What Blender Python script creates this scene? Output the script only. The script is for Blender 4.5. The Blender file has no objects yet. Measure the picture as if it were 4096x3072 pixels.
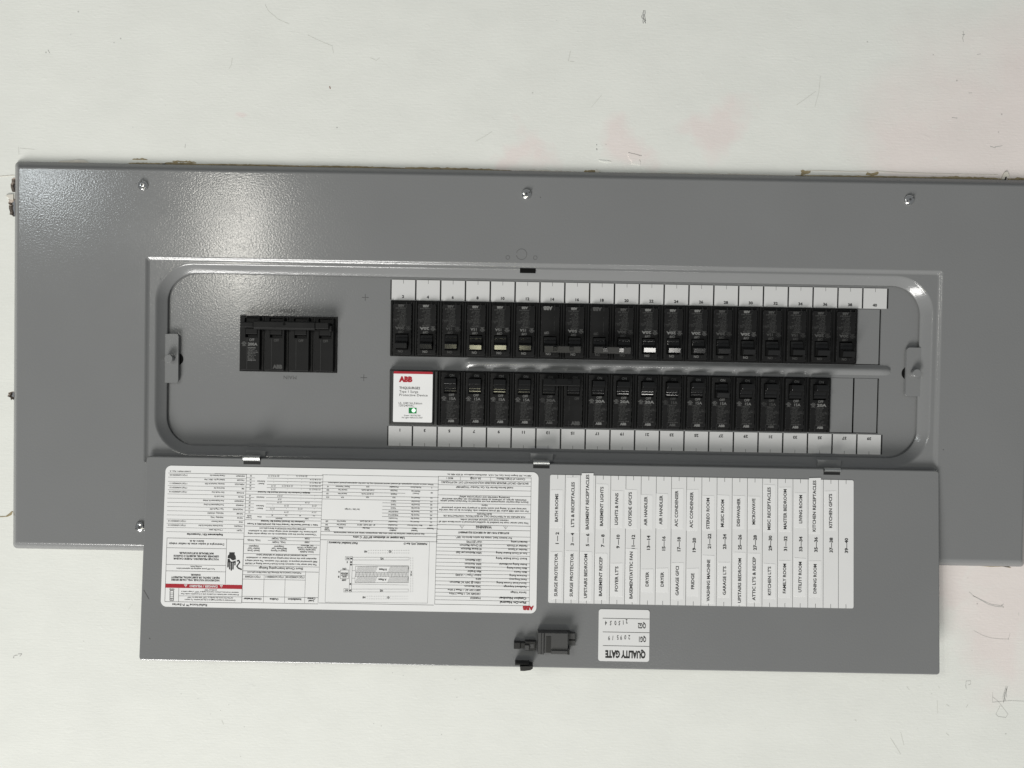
import bpy, bmesh, math, random
from mathutils import Vector, Matrix
from mathutils.geometry import tessellate_polygon

sc = bpy.context.scene
rad = math.radians
random.seed(7)

# ------------------------------------------------------------------ camera
# wall frame: x right, y up, z out of the wall (towards the viewer), z = 0 on the panel's front face
# world: X = x, Y = -z, Z = y
WALL2WORLD = Matrix.Rotation(math.pi/2, 4, 'X')
DIST, LENS, PITCH, ROLL = 0.749, 26.0, -1.1, 1.05
camd = bpy.data.cameras.new('camera'); cam = bpy.data.objects.new('camera', camd)
sc.collection.objects.link(cam); sc.camera = cam
camd.sensor_width = 36; camd.lens = LENS; camd.clip_start = 0.02; camd.clip_end = 60
CAMR = Matrix.Rotation(rad(PITCH), 4, 'X') @ Matrix.Rotation(rad(ROLL), 4, 'Z')
CAMM = Matrix.Translation((0, 0, DIST)) @ CAMR
cam.matrix_world = WALL2WORLD @ CAMM
FPX = 4096*LENS/36

# ------------------------------------------------------------------ light
w = bpy.data.worlds.new('World'); sc.world = w; w.use_nodes = True
bg = w.node_tree.nodes['Background']
bg.inputs[0].default_value = (0.93, 0.97, 1.0, 1); bg.inputs[1].default_value = 0.20

def area(name, loc, target, sx, sy, power, col):
    d = bpy.data.lights.new(name, 'AREA'); d.shape = 'RECTANGLE'; d.size = sx; d.size_y = sy
    d.energy = power; d.color = col
    o = bpy.data.objects.new(name, d); sc.collection.objects.link(o)
    a = WALL2WORLD @ Vector(loc); b = WALL2WORLD @ Vector(target)
    o.location = a; o.rotation_euler = (b-a).to_track_quat('-Z', 'Y').to_euler()
    return o
area('ceiling_lamp', (-2.1, -5.0, 3.1), (0.0, 0, 0), 2.8, 2.1, 408, (1.0, 0.985, 0.955))
area('window_lamp', (-0.86, 0.38, 1.55), (0, 0, 0), 0.11, 0.40, 3.4, (1.0, 0.97, 0.88))
area('left_window', (-1.96, 0.80, 2.25), (0, 0, 0), 0.18, 0.26, 4.0, (0.90, 0.98, 1.0))
area('room_lamp', (0.64, -1.4, 2.4), (0.1, 0, 0), 0.20, 0.20, 4.2, (1.0, 0.98, 0.93))
area('second_room_lamp', (-0.105, -1.4, 2.4), (0.1, 0, 0), 0.20, 0.20, 2.4, (1.0, 0.97, 0.66))

sc.view_settings.view_transform = 'Standard'; sc.view_settings.look = 'None'
sc.view_settings.exposure = 0.03; sc.view_settings.gamma = 1
sc.view_settings.use_curve_mapping = False

# ------------------------------------------------------------------ materials
def mat(name, col, rough=0.5, metal=0.0, spec=0.5, coat=0.0, bump=None, var=None, emit=None, stretch=(1, 1, 1)):
    m = bpy.data.materials.new(name); m.use_nodes = True
    nt = m.node_tree; b = nt.nodes['Principled BSDF']
    b.inputs['Base Color'].default_value = (*col, 1)
    b.inputs['Roughness'].default_value = rough; b.inputs['Metallic'].default_value = metal
    b.inputs['Specular IOR Level'].default_value = spec
    b.inputs['Coat Weight'].default_value = coat; b.inputs['Coat Roughness'].default_value = 0.20
    if emit:
        b.inputs['Emission Color'].default_value = (*emit[0], 1); b.inputs['Emission Strength'].default_value = emit[1]
    if bump or var:
        tc = nt.nodes.new('ShaderNodeTexCoord'); mp = nt.nodes.new('ShaderNodeMapping')
        mp.inputs['Scale'].default_value = stretch
        nt.links.new(tc.outputs['Object'], mp.inputs['Vector'])
    if bump:
        n = nt.nodes.new('ShaderNodeTexNoise'); n.inputs['Scale'].default_value = bump[0]
        n.inputs['Detail'].default_value = bump[3] if len(bump) > 3 else 1.0
        nt.links.new(mp.outputs[0], n.inputs['Vector'])
        bp = nt.nodes.new('ShaderNodeBump'); bp.inputs['Strength'].default_value = bump[1]
        bp.inputs['Distance'].default_value = bump[2]
        nt.links.new(n.outputs['Fac'], bp.inputs['Height']); nt.links.new(bp.outputs[0], b.inputs['Normal'])
    if var:
        n2 = nt.nodes.new('ShaderNodeTexNoise'); n2.inputs['Scale'].default_value = var[0]; n2.inputs['Detail'].default_value = 6
        nt.links.new(tc.outputs['Object'], n2.inputs['Vector'])
        mr = nt.nodes.new('ShaderNodeMapRange'); mr.inputs[1].default_value = 0.3; mr.inputs[2].default_value = 0.7
        mr.inputs[3].default_value = 1-var[1]; mr.inputs[4].default_value = 1+var[1]
        nt.links.new(n2.outputs['Fac'], mr.inputs[0])
        mx = nt.nodes.new('ShaderNodeVectorMath'); mx.operation = 'SCALE'; mx.inputs[0].default_value = col
        nt.links.new(mr.outputs[0], mx.inputs['Scale']); nt.links.new(mx.outputs[0], b.inputs['Base Color'])
    return m

M = {}
M['paint'] = mat('grey_enamel', (0.206, 0.209, 0.210), 0.16, spec=0.5, bump=(560, 0.15, 0.0006, 1.0), var=(9, 0.025))
M['white'] = mat('white_label', (0.85, 0.85, 0.845), 0.45, var=(30, 0.01))
M['card'] = mat('directory_card', (0.77, 0.77, 0.765), 0.45, var=(30, 0.012))
M['tape'] = mat('label_tape', (0.83, 0.83, 0.825), 0.35, var=(60, 0.012))
M['strip'] = mat('number_card', (0.62, 0.62, 0.615), 0.5)
M['ink'] = mat('black_ink', (0.018, 0.018, 0.018), 0.6)
M['line'] = mat('thin_grey_ink', (0.03, 0.03, 0.03), 0.6)
M['red'] = mat('red_ink', (0.40, 0.012, 0.025), 0.45)
M['whiteink'] = mat('white_ink', (0.72, 0.72, 0.72), 0.5)
M['plastic'] = mat('black_moulded_plastic', (0.012, 0.012, 0.012), 0.5, spec=0.18, bump=(1500, 0.10, 0.0002, 2.0), var=(60, 0.15))
M['base'] = mat('black_housing_plastic', (0.006, 0.006, 0.006), 0.5, spec=0.3)
M['toggle'] = mat('toggle_plastic', (0.011, 0.011, 0.011), 0.13, spec=0.5)
M['bar'] = mat('tie_bar_plastic', (0.014, 0.014, 0.014), 0.32, spec=0.3)
M['print'] = mat('grey_breaker_print', (0.19, 0.19, 0.185), 0.6)
M['print_dim'] = mat('shaded_breaker_print', (0.065, 0.065, 0.063), 0.6)  # same breaker print, coloured darker where less light falls on it
M['print_fine'] = mat('fine_breaker_print', (0.075, 0.075, 0.073), 0.6)
M['edge'] = mat('plastic_edge_highlight', (0.05, 0.05, 0.05), 0.5)  # paler grey paints in the light caught by moulded edges
M['rail'] = mat('black_strip', (0.012, 0.012, 0.012), 0.5)
M['dark'] = mat('dark_interior', (0.006, 0.006, 0.006), 0.8, spec=0.1)
M['chrome'] = mat('plated_steel', (0.60, 0.61, 0.60), 0.34, metal=1.0, bump=(900, 0.05, 0.0003))
M['screw'] = mat('zinc_screw', (0.70, 0.70, 0.69), 0.20, metal=1.0, bump=(1200, 0.25, 0.0004, 3.0))
M['latch'] = mat('charcoal_latch_plastic', (0.060, 0.060, 0.060), 0.4, bump=(900, 0.08, 0.0003))
M['latch_dark'] = mat('black_latch_clip', (0.014, 0.014, 0.014), 0.4)
M['stamp'] = mat('stamped_line', (0.085, 0.085, 0.085), 0.5)
M['smoke'] = mat('smoky_clear_case', (0.055, 0.055, 0.052), 0.12, spec=0.6, coat=0.4)
M['led'] = mat('green_led_window', (0.01, 0.13, 0.04), 0.3, emit=((0.02, 0.30, 0.07), 0.25))
M['led_on'] = mat('lit_led', (0.6, 1.0, 0.7), 0.3, emit=((0.70, 1.0, 0.78), 0.9))
M['pencil'] = mat('pencil_graphite', (0.48, 0.48, 0.46), 0.6)
M['faint'] = mat('faint_scuff', (0.63, 0.635, 0.59), 0.7)
M['pen'] = mat('dark_pen', (0.05, 0.05, 0.055), 0.6)
M['rust'] = mat('rust_speck', (0.22, 0.09, 0.06), 0.7)
M['tan'] = mat('bare_brown_plasterboard', (0.33, 0.27, 0.16), 0.85, bump=(900, 0.5, 0.0006, 3), var=(160, 0.25))
M['raw'] = mat('broken_plaster_edge', (0.42, 0.36, 0.31), 0.9, bump=(500, 0.6, 0.001, 3), var=(220, 0.45))
M['flake'] = mat('peeling_paint_flake', (0.66, 0.63, 0.56), 0.6, var=(120, 0.06))

def rough_var(m, scale, lo, hi):
    nt = m.node_tree; tc = nt.nodes.new('ShaderNodeTexCoord'); n = nt.nodes.new('ShaderNodeTexNoise'); n.inputs['Scale'].default_value = scale; n.inputs['Detail'].default_value = 7
    nt.links.new(tc.outputs['Object'], n.inputs['Vector']); mr = nt.nodes.new('ShaderNodeMapRange'); mr.inputs[1].default_value = 0.3; mr.inputs[2].default_value = 0.7
    mr.inputs[3].default_value = lo; mr.inputs[4].default_value = hi; nt.links.new(n.outputs['Fac'], mr.inputs[0]); nt.links.new(mr.outputs[0], nt.nodes['Principled BSDF'].inputs['Roughness'])
rough_var(M['paint'], 14, 0.13, 0.19); rough_var(M['white'], 40, 0.32, 0.5); rough_var(M['plastic'], 90, 0.40, 0.58)
def wall_material():
    m = bpy.data.materials.new('painted_wall'); m.use_nodes = True
    nt = m.node_tree; N = nt.nodes; L = nt.links; b = N['Principled BSDF']
    tc = N.new('ShaderNodeTexCoord')
    def mapping(scale):
        mp = N.new('ShaderNodeMapping'); mp.inputs['Scale'].default_value = scale
        L.new(tc.outputs['Object'], mp.inputs['Vector']); return mp.outputs[0]
    def noise(vec, scale, det=3, rough=0.5):
        n = N.new('ShaderNodeTexNoise'); n.inputs['Scale'].default_value = scale
        n.inputs['Detail'].default_value = det; n.inputs['Roughness'].default_value = rough
        L.new(vec, n.inputs['Vector']); return n
    def math_(op, a, c, clamp=False):
        x = N.new('ShaderNodeMath'); x.operation = op; x.use_clamp = clamp
        for i, v in enumerate((a, c)):
            if isinstance(v, (int, float)): x.inputs[i].default_value = v
            else: L.new(v, x.inputs[i])
        return x.outputs[0]
    obj = mapping((1, 1, 1))
    # faint pink tint mixed into the cream base colour in warped blotches
    warp = noise(obj, 9, 4, 0.6)
    ws = N.new('ShaderNodeVectorMath'); ws.operation = 'SCALE'; ws.inputs['Scale'].default_value = 0.17
    sub = N.new('ShaderNodeVectorMath'); sub.operation = 'SUBTRACT'; sub.inputs[1].default_value = (0.5, 0.5, 0.5)
    L.new(warp.outputs['Color'], sub.inputs[0]); L.new(sub.outputs[0], ws.inputs[0])
    add = N.new('ShaderNodeVectorMath'); add.operation = 'ADD'
    L.new(obj, add.inputs[0]); L.new(ws.outputs[0], add.inputs[1])
    blobs = [(0.200, 0.262, 0.018), (0.112, 0.238, 0.018), (0.005, 0.218, 0.015), (0.47, 0.235, 0.085), (0.55, 0.27, 0.085), (0.42, 0.215, 0.05),
             (0.53, -0.205, 0.05), (0.50, -0.255, 0.045), (0.46, -0.205, 0.025), (-0.275, 0.268, 0.005)]
    tot = None
    for (x, y, r) in blobs:
        d = N.new('ShaderNodeVectorMath'); d.operation = 'DISTANCE'
        fl = N.new('ShaderNodeVectorMath'); fl.operation = 'MULTIPLY'; fl.inputs[1].default_value = (1, 1, 0)
        L.new(add.outputs[0], fl.inputs[0]); L.new(fl.outputs[0], d.inputs[0]); d.inputs[1].default_value = (x, y, 0)
        mr = N.new('ShaderNodeMapRange'); mr.inputs[1].default_value = r*1.7; mr.inputs[2].default_value = r*0.7
        L.new(d.outputs['Value'], mr.inputs[0])
        tot = mr.outputs[0] if tot is None else math_('MAXIMUM', tot, mr.outputs[0])
    fine = noise(mapping((60, 160, 60)), 1.0, 5, 0.7)
    mr = N.new('ShaderNodeMapRange'); mr.inputs[1].default_value = 0.10; mr.inputs[2].default_value = 0.42
    L.new(fine.outputs['Fac'], mr.inputs[0])
    pink = math_('MULTIPLY', tot, mr.outputs[0]); pink = math_('MULTIPLY', pink, 1.0)
    mix = N.new('ShaderNodeMix'); mix.data_type = 'RGBA'
    mix.inputs[6].default_value = (0.778, 0.788, 0.745, 1); mix.inputs[7].default_value = (0.785, 0.725, 0.695, 1)
    L.new(pink, mix.inputs[0])
    # smudges and dust
    dirt = noise(mapping((16, 26, 16)), 1.0, 8, 0.65)
    mr2 = N.new('ShaderNodeMapRange'); mr2.inputs[1].default_value = 0.35; mr2.inputs[2].default_value = 0.75
    mr2.inputs[3].default_value = 1.02; mr2.inputs[4].default_value = 0.955
    L.new(dirt.outputs['Fac'], mr2.inputs[0])
    # scattered dark flecks
    vo = N.new('ShaderNodeTexVoronoi'); vo.inputs['Scale'].default_value = 55; L.new(obj, vo.inputs['Vector'])
    near = N.new('ShaderNodeMapRange'); near.inputs[1].default_value = 0.035; near.inputs[2].default_value = 0.06
    L.new(vo.outputs['Distance'], near.inputs[0])
    sel = noise(obj, 5.0, 2); sel2 = N.new('ShaderNodeMapRange'); sel2.inputs[1].default_value = 0.50; sel2.inputs[2].default_value = 0.62
    L.new(sel.outputs['Fac'], sel2.inputs[0])
    fle = math_('SUBTRACT', 1.0, near.outputs[0]); fle = math_('MULTIPLY', fle, sel2.outputs[0])
    fle = math_('MULTIPLY', fle, 0.35); fle = math_('SUBTRACT', 1.0, fle)
    tone = math_('MULTIPLY', mr2.outputs[0], fle)
    sc_ = N.new('ShaderNodeVectorMath'); sc_.operation = 'SCALE'
    L.new(mix.outputs[2], sc_.inputs[0]); L.new(tone, sc_.inputs['Scale']); L.new(sc_.outputs[0], b.inputs['Base Color'])
    b.inputs['Roughness'].default_value = 0.6; b.inputs['Specular IOR Level'].default_value = 0.3
    # horizontal brush marks + roller stipple + blisters
    s1 = noise(mapping((70, 620, 70)), 1.0, 4, 0.6)
    s2 = noise(mapping((260, 380, 260)), 1.0, 3, 0.6)
    s3 = noise(mapping((90, 120, 90)), 1.0, 2, 0.5)
    bl = N.new('ShaderNodeMapRange'); bl.inputs[1].default_value = 0.66; bl.inputs[2].default_value = 0.72
    L.new(s3.outputs['Fac'], bl.inputs[0])
    h = math_('MULTIPLY', s1.outputs['Fac'], 0.55); h = math_('ADD', h, math_('MULTIPLY', s2.outputs['Fac'], 0.6))
    h = math_('ADD', h, math_('MULTIPLY', bl.outputs[0], 0.22))
    bp = N.new('ShaderNodeBump'); bp.inputs['Strength'].default_value = 0.26; bp.inputs['Distance'].default_value = 0.0007
    L.new(h, bp.inputs['Height']); L.new(bp.outputs[0], b.inputs['Normal'])
    return m
M['wall'] = wall_material()

# ------------------------------------------------------------------ helpers
MM = 0.001
class MB:
    """collects geometry for ONE mesh object"""
    def __init__(s): s.v = []; s.f = []; s.smooth = set()
    def add(s, vs, fs, smooth=False):
        o = len(s.v); s.v += [tuple(x) for x in vs]
        for f in fs:
            if smooth: s.smooth.add(len(s.f))
            s.f.append(tuple(i+o for i in f))
    def box(s, x0, x1, y0, y1, z0, z1, c=0.0):
        """box with its front (z1) edges chamfered by c"""
        if x0 > x1: x0, x1 = x1, x0
        if y0 > y1: y0, y1 = y1, y0
        if c <= 0:
            vs = [(x, y, z) for z in (z0, z1) for (x, y) in ((x0, y0), (x1, y0), (x1, y1), (x0, y1))]
            s.add(vs, [(3, 2, 1, 0), (4, 5, 6, 7)] + [(i, (i+1) % 4, 4+(i+1) % 4, 4+i) for i in range(4)])
        else:
            r = [(x0, y0), (x1, y0), (x1, y1), (x0, y1)]; q = [(x0+c, y0+c), (x1-c, y0+c), (x1-c, y1-c), (x0+c, y1-c)]
            vs = [(*p, z0) for p in r]+[(*p, z1-c) for p in r]+[(*p, z1) for p in q]
            s.add(vs, [(3, 2, 1, 0), (8, 9, 10, 11)] + [(k*4+i, k*4+(i+1) % 4, k*4+4+(i+1) % 4, k*4+4+i) for k in (0, 1) for i in range(4)])
    def loops(s, loops, closed_end=False, closed_start=False, smooth=False):
        n = len(loops[0]); vs = [p for l in loops for p in l]; fs = []
        for k in range(len(loops)-1):
            for i in range(n):
                j = (i+1) % n
                fs.append((k*n+i, k*n+j, (k+1)*n+j, (k+1)*n+i))
        s.add(vs, fs, smooth)
        o = len(s.v)-len(vs)
        if closed_end: s.f.append(tuple(o+(len(loops)-1)*n+i for i in range(n)))
        if closed_start: s.f.append(tuple(o+i for i in reversed(range(n))))
    def cyl(s, cx, cy, r, z0, z1, n=24, c=0.0, r0=None):
        ring = lambda rr, z: [(cx+rr*math.cos(2*math.pi*i/n), cy+rr*math.sin(2*math.pi*i/n), z) for i in range(n)]
        s.loops([ring(r0 or r, z0), ring(r, z1-c)]+([ring(r-c, z1)] if c else []), True, True)
    def extr_x(s, prof, x0, x1):
        """profile in (y,z) swept along x"""
        n = len(prof)
        s.add([(x0, y, z) for y, z in prof]+[(x1, y, z) for y, z in prof],
              [tuple(range(n)), tuple(reversed(range(n, 2*n)))]+[(i+n, (i+1) % n+n, (i+1) % n, i) for i in range(n)])
    def poly(s, pts, z, z1=None):
        if z1 is None: s.add([(x, y, z) for x, y in pts], [tuple(range(len(pts)))])
        else:
            n = len(pts); s.add([(x, y, z) for x, y in pts]+[(x, y, z1) for x, y in pts],
                [tuple(range(n, 2*n))]+[(i, (i+1) % n, (i+1) % n+n, i+n) for i in range(n)])
    def line(s, a, b, wd, z):
        dx, dy = b[0]-a[0], b[1]-a[1]; l = math.hypot(dx, dy) or 1e-9; nx, ny = -dy/l*wd/2, dx/l*wd/2
        s.add([(a[0]-nx, a[1]-ny, z), (b[0]-nx, b[1]-ny, z), (b[0]+nx, b[1]+ny, z), (a[0]+nx, a[1]+ny, z)], [(0, 1, 2, 3)])
    def mesh(s, name):
        me = bpy.data.meshes.new(name); me.from_pydata(s.v, [], s.f)
        for i in s.smooth:
            if i < len(me.polygons): me.polygons[i].use_smooth = True
        bm = bmesh.new(); bm.from_mesh(me)
        if s.recalc: bmesh.ops.recalc_face_normals(bm, faces=bm.faces)
        bm.to_mesh(me); bm.free(); return me
    recalc = True

def obj(name, mb, material, parent=None, flat=False):
    if flat: mb.recalc = False
    me = mb.mesh(name) if isinstance(mb, MB) else mb
    if not me.materials: me.materials.append(M[material])
    o = bpy.data.objects.new(name, me); sc.collection.objects.link(o)
    if parent: o.parent = parent
    return o
def place(o, loc, theta=0, rz=0):
    o.matrix_world = WALL2WORLD @ Matrix.Translation(loc) @ Matrix.Rotation(-theta, 4, 'X') @ Matrix.Rotation(rz, 4, 'Z')
def tag(o, label, cat, group=None):
    o['label'] = label; o['category'] = cat
    if group: o['group'] = group
    return o
def thing(name, label, cat, loc, theta=0, rz=0, group=None):
    o = bpy.data.objects.new(name, None); o.empty_display_size = 0.02; sc.collection.objects.link(o)
    place(o, loc, theta, rz); return tag(o, label, cat, group)

class Plane:
    """measuring aid: photo pixel (of 4096x3072) -> 2D position on a real plane of the wall frame"""
    def __init__(s, org, theta=0):
        s.o = Vector(org); s.ex = Vector((1, 0, 0)); s.ey = Vector((0, math.cos(theta), -math.sin(theta)))
        s.n = s.ex.cross(s.ey); s.th = theta
    def p(s, u, v, off=(0, 0)):
        d = CAMR.to_3x3() @ Vector(((u-2048)/FPX, -(v-1536)/FPX, -1)); c = Vector((0, 0, DIST))
        t = (s.o-c).dot(s.n)/d.dot(s.n); q = c+d*t-s.o
        return (q.dot(s.ex)-off[0], q.dot(s.ey)-off[1])
    def at(s, x, y, z=0): return s.o+s.ex*x+s.ey*y+s.n*z
PX = 0.749/FPX    # metres per photo pixel near the panel face

def rr(x0, x1, y0, y1, r, z, n=8):
    pts = []
    for cx, cy, a0 in ((x1-r, y1-r, 0), (x0+r, y1-r, 90), (x0+r, y0+r, 180), (x1-r, y0+r, 270)):
        for i in range(n+1):
            a = rad(a0+90*i/n); pts.append((cx+r*math.cos(a), cy+r*math.sin(a), z))
    return pts
def rrect(mb, x0, x1, y0, y1, r, z0, z1, n=6): mb.loops([rr(x0, x1, y0, y1, r, z0, n), rr(x0, x1, y0, y1, r, z1, n)], True, False)

def plate(mb, x0, x1, y0, y1, holes, z0, z1):
    """flat plate with rectangular openings, side walls included"""
    xs = sorted({x0, x1, *[h[0] for h in holes], *[h[1] for h in holes]}); ys = sorted({y0, y1, *[h[2] for h in holes], *[h[3] for h in holes]})
    solid = lambda x, y: x0 < x < x1 and y0 < y < y1 and not any(h[0] < x < h[1] and h[2] < y < h[3] for h in holes)
    vid = {}
    def V(i, j, k):
        key = (i, j, k)
        if key not in vid: vid[key] = len(mb.v); mb.v.append((xs[i], ys[j], z1 if k else z0))
        return vid[key]
    cell = lambda i, j: 0 <= i < len(xs)-1 and 0 <= j < len(ys)-1 and solid((xs[i]+xs[i+1])/2, (ys[j]+ys[j+1])/2)
    for i in range(len(xs)-1):
        for j in range(len(ys)-1):
            if not cell(i, j): continue
            mb.f.append((V(i, j, 1), V(i+1, j, 1), V(i+1, j+1, 1), V(i, j+1, 1)))
            mb.f.append((V(i, j, 0), V(i, j+1, 0), V(i+1, j+1, 0), V(i+1, j, 0)))
            for (di, dj, a, c) in ((-1, 0, (i, j+1), (i, j)), (1, 0, (i+1, j), (i+1, j+1)), (0, -1, (i, j), (i+1, j)), (0, 1, (i+1, j+1), (i, j+1))):
                if not cell(i+di, j+dj): mb.f.append((V(*a, 0), V(*c, 0), V(*c, 1), V(*a, 1)))

# ---- lettering: the built-in font, one glyph at a time
_gl = {}
def _raw(body, bold):
    cu = bpy.data.curves.new('glyph', 'FONT'); cu.body = body; cu.size = 1; cu.resolution_u = 2; cu.offset = bold
    cu.fill_mode = 'FRONT'
    o = bpy.data.objects.new('glyph', cu); me = o.to_mesh()
    vs = [(v.co.x, v.co.y) for v in me.vertices]; fs = [tuple(p.vertices) for p in me.polygons if p.normal.z > -2]
    o.to_mesh_clear(); bpy.data.objects.remove(o); bpy.data.curves.remove(cu); return vs, fs
def _xmax(body): vs, _ = _raw(body, 0); return max(v[0] for v in vs)
_HH = _xmax('HH'); CAPH = max(v[1] for v in _raw('H', 0)[0])
def glyph(c, bold):
    k = (c, bold)
    if k not in _gl:
        vs, fs = ([], []) if c == ' ' else _raw(c, bold)
        ak = ('adv', c)
        if ak not in _gl: _gl[ak] = _xmax('H'+c+'H')-_HH
        # single-sided faces
        seen = set(); ff = []
        for f in fs:
            a = sum((vs[f[i]][0]*vs[f[(i+1) % len(f)]][1]-vs[f[(i+1) % len(f)]][0]*vs[f[i]][1]) for i in range(len(f)))
            key = frozenset(f)
            if key in seen: continue
            seen.add(key); ff.append(f if a > 0 else tuple(reversed(f)))
        _gl[k] = (vs, ff, _gl[ak])
    return _gl[k]
def text(mb, s, x, y, cap, rot=0, align='c', width=None, bold=0.0, z=0.0, xs=0.92, slant=0.0):
    """cap = cap height in metres; (x, y) = anchor on the line's mid height; rot in degrees"""
    k = cap/CAPH; tot = sum(glyph(c, bold)[2] for c in s)
    kx = (width/tot) if width else k*xs
    ca, sa = math.cos(rad(rot)), math.sin(rad(rot)); pen = -tot*kx/2 if align == 'c' else (0 if align == 's' else -tot*kx)
    for c in s:
        vs, fs, adv = glyph(c, bold)
        if vs:
            out = []
            for (a, b_) in vs:
                px = pen+a*kx+slant*b_*k; py = b_*k-cap/2
                out.append((x+px*ca-py*sa, y+px*sa+py*ca, z))
            mb.add(out, fs)
        pen += adv*kx

# ------------------------------------------------------------------ the wall
WZ = -0.008
WP = Plane((0, 0, WZ))
def build_wall():
    outer = [(-0.80, -0.62), (0.80, -0.62), (0.80, 0.62), (-0.80, 0.62)]
    L_, R_, T_, B_ = -0.4955, 0.515, 0.190, -0.178
    def torn(pts): return [WP.p(u, v) for u, v in pts]
    hole = [(L_, B_)]
    hole += [(L_, WP.p(70, 1620)[1])] + torn([(49, 1597), (44, 1601), (41, 1590), (31, 1586), (30, 1583), (34, 1577), (33, 1571), (47, 1566)]) + [(L_, WP.p(70, 1560)[1])]
    hole += [(L_, WP.p(70, 866)[1])] + torn([(52, 866), (48, 861), (38, 858), (40, 848), (36, 835), (35, 823), (38, 819), (32, 812), (38, 801), (44, 795)]) + [(L_, WP.p(70, 794)[1])]
    hole += [(L_, WP.p(70, 770)[1])] + torn([(50, 768), (46, 760), (43, 748), (42, 738), (47, 728), (46, 716), (54, 710)]) + [(L_, WP.p(70, 706)[1])]
    hole += [(L_, T_), (R_, T_), (R_, B_)]
    mb = MB(); mb.recalc = False
    vs = [Vector((*p, 0)) for p in outer]+[Vector((*p, 0)) for p in hole]
    tris = tessellate_polygon([[Vector((*p, 0)) for p in outer], [Vector((*p, 0)) for p in hole]])
    def fix(t):
        a, b, c = (vs[i] for i in t)
        return t if (b-a).cross(c-a).z > 0 else (t[0], t[2], t[1])
    mb.add([(p.x, p.y, 0) for p in vs], [fix(t) for t in tris])
    w_ = obj('wall', mb, 'wall'); place(w_, (0, 0, WZ)); w_['kind'] = 'structure'
    # the broken thickness of the wall board round the opening
    eb = MB(); n = len(hole)
    cx, cy = 0, 0
    rng = random.Random(3)
    ring1 = [(x, y, 0.0) for x, y in hole]
    ring2 = [(x+(0.0006+rng.random()*0.0010 if x < L_+1e-6 or x < -0.496 else 0), y+rng.uniform(-.0006, .0006), -0.0018) for x, y in hole]
    ring3 = [(x+0.0012 if x < 0 else x, y, -0.0045) for x, y in hole]
    eb.loops([ring1, ring2, ring3]); obj('broken_board_edge', eb, 'raw', w_)
    db = MB(); db.box(-0.56, 0.56, -0.24, 0.24, -0.110, -0.100); obj('cavity_back', db, 'dark', w_)
    return w_
wall = build_wall()

# bare board and lifted paint along the top edge of the panel (shapes of their own, in relief)
def chip(pts, mname, h=0.00025, name='paint_chip'):
    mb = MB(); q = [WP.p(u, v) for u, v in pts]; mb.poly(q, 0.00002, h); return obj(name, mb, mname, wall)
def ragged(u0, u1, vb0, vb1, hmax, seed, step=7, base=8):
    r = random.Random(seed); top = []; u = u0
    while u < u1:
        t = (u-u0)/(u1-u0); env = math.sin(math.pi*min(1, max(0, t)))**0.6
        top.append((u, vb0+(vb1-vb0)*t-1-hmax*env*r.uniform(0.25, 1.0))); u += step*r.uniform(0.5, 1.4)
    return [(u0, vb0)]+top+[(u1, vb1), (u1, vb1+base), (u0, vb0+base)]
chip([(233, 660), (236, 648), (246, 645), (285, 643), (318, 640), (345, 643), (357, 652), (357, 662)], 'flake', 0.0010, 'lifted_paint')
chip(ragged(515, 665, 653, 656, 3.5, 1), 'tan'); chip(ragged(650, 795, 655, 659, 10, 2), 'tan'); chip(ragged(790, 1200, 657, 664, 3, 3, 11), 'tan')
chip(ragged(530, 590, 638, 639, 6, 11, 5, 1), 'tan'); chip(ragged(690, 785, 646, 650, 6, 12, 5, 1), 'tan')
chip(ragged(1200, 1620, 664, 673, 4, 4, 14), 'tan'); chip(ragged(1620, 2050, 671, 683, 6, 5, 12), 'tan')
chip([(2330, 692), (2341, 681), (2349, 682), (2366, 680), (2381, 681), (2381, 693), (2376, 698), (2330, 698)], 'tan')
chip([(2382, 692), (2384, 678), (2392, 684), (2401, 686), (2392, 692), (2396, 698), (2382, 698)], 'flake', 0.001, 'lifted_paint')
chip(ragged(2060, 2330, 684, 692, 8, 15, 9), 'flake', 0.0006, 'lifted_paint')
chip(ragged(2400, 3180, 692, 703, 5, 16, 15), 'flake', 0.0004, 'lifted_paint')
chip([(3203, 700), (3206, 690), (3202, 683), (3211, 679), (3220, 684), (3240, 682), (3243, 688), (3236, 694), (3222, 697), (3208, 702)], 'tan')
chip([(3462, 700), (3466, 692), (3474, 686), (3470, 690), (3484, 694), (3500, 690), (3512, 687), (3515, 692), (3508, 700), (3490, 703)], 'tan')
chip(ragged(3180, 3720, 702, 710, 3, 6, 16), 'tan'); chip(ragged(3720, 4010, 709, 716, 7, 7, 12), 'tan'); chip(ragged(4030, 4160, 716, 719, 8, 8, 12), 'tan')
# long lifted lip of paint right of centre, flake with a pin hole at its right end
lip = [(3230, 681), (3300, 682), (3400, 685), (3500, 684), (3520, 684), (3600, 689), (3700, 692), (3800, 695), (3990, 698), (3990, 700), (3800, 697), (3700, 694.5), (3600, 692), (3520, 687), (3400, 688), (3300, 685), (3230, 684)]
chip(lip, 'flake', 0.0003, 'lifted_paint')
chip([(4004, 718), (4008, 704), (4016, 690), (4026, 687), (4034, 701), (4035, 712), (4026, 714), (4020, 708), (4014, 719)], 'flake', 0.0012, 'lifted_paint')
chip([(4016, 717), (4018, 709), (4024, 708), (4021, 720)], 'dark', 0.0013)
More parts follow.
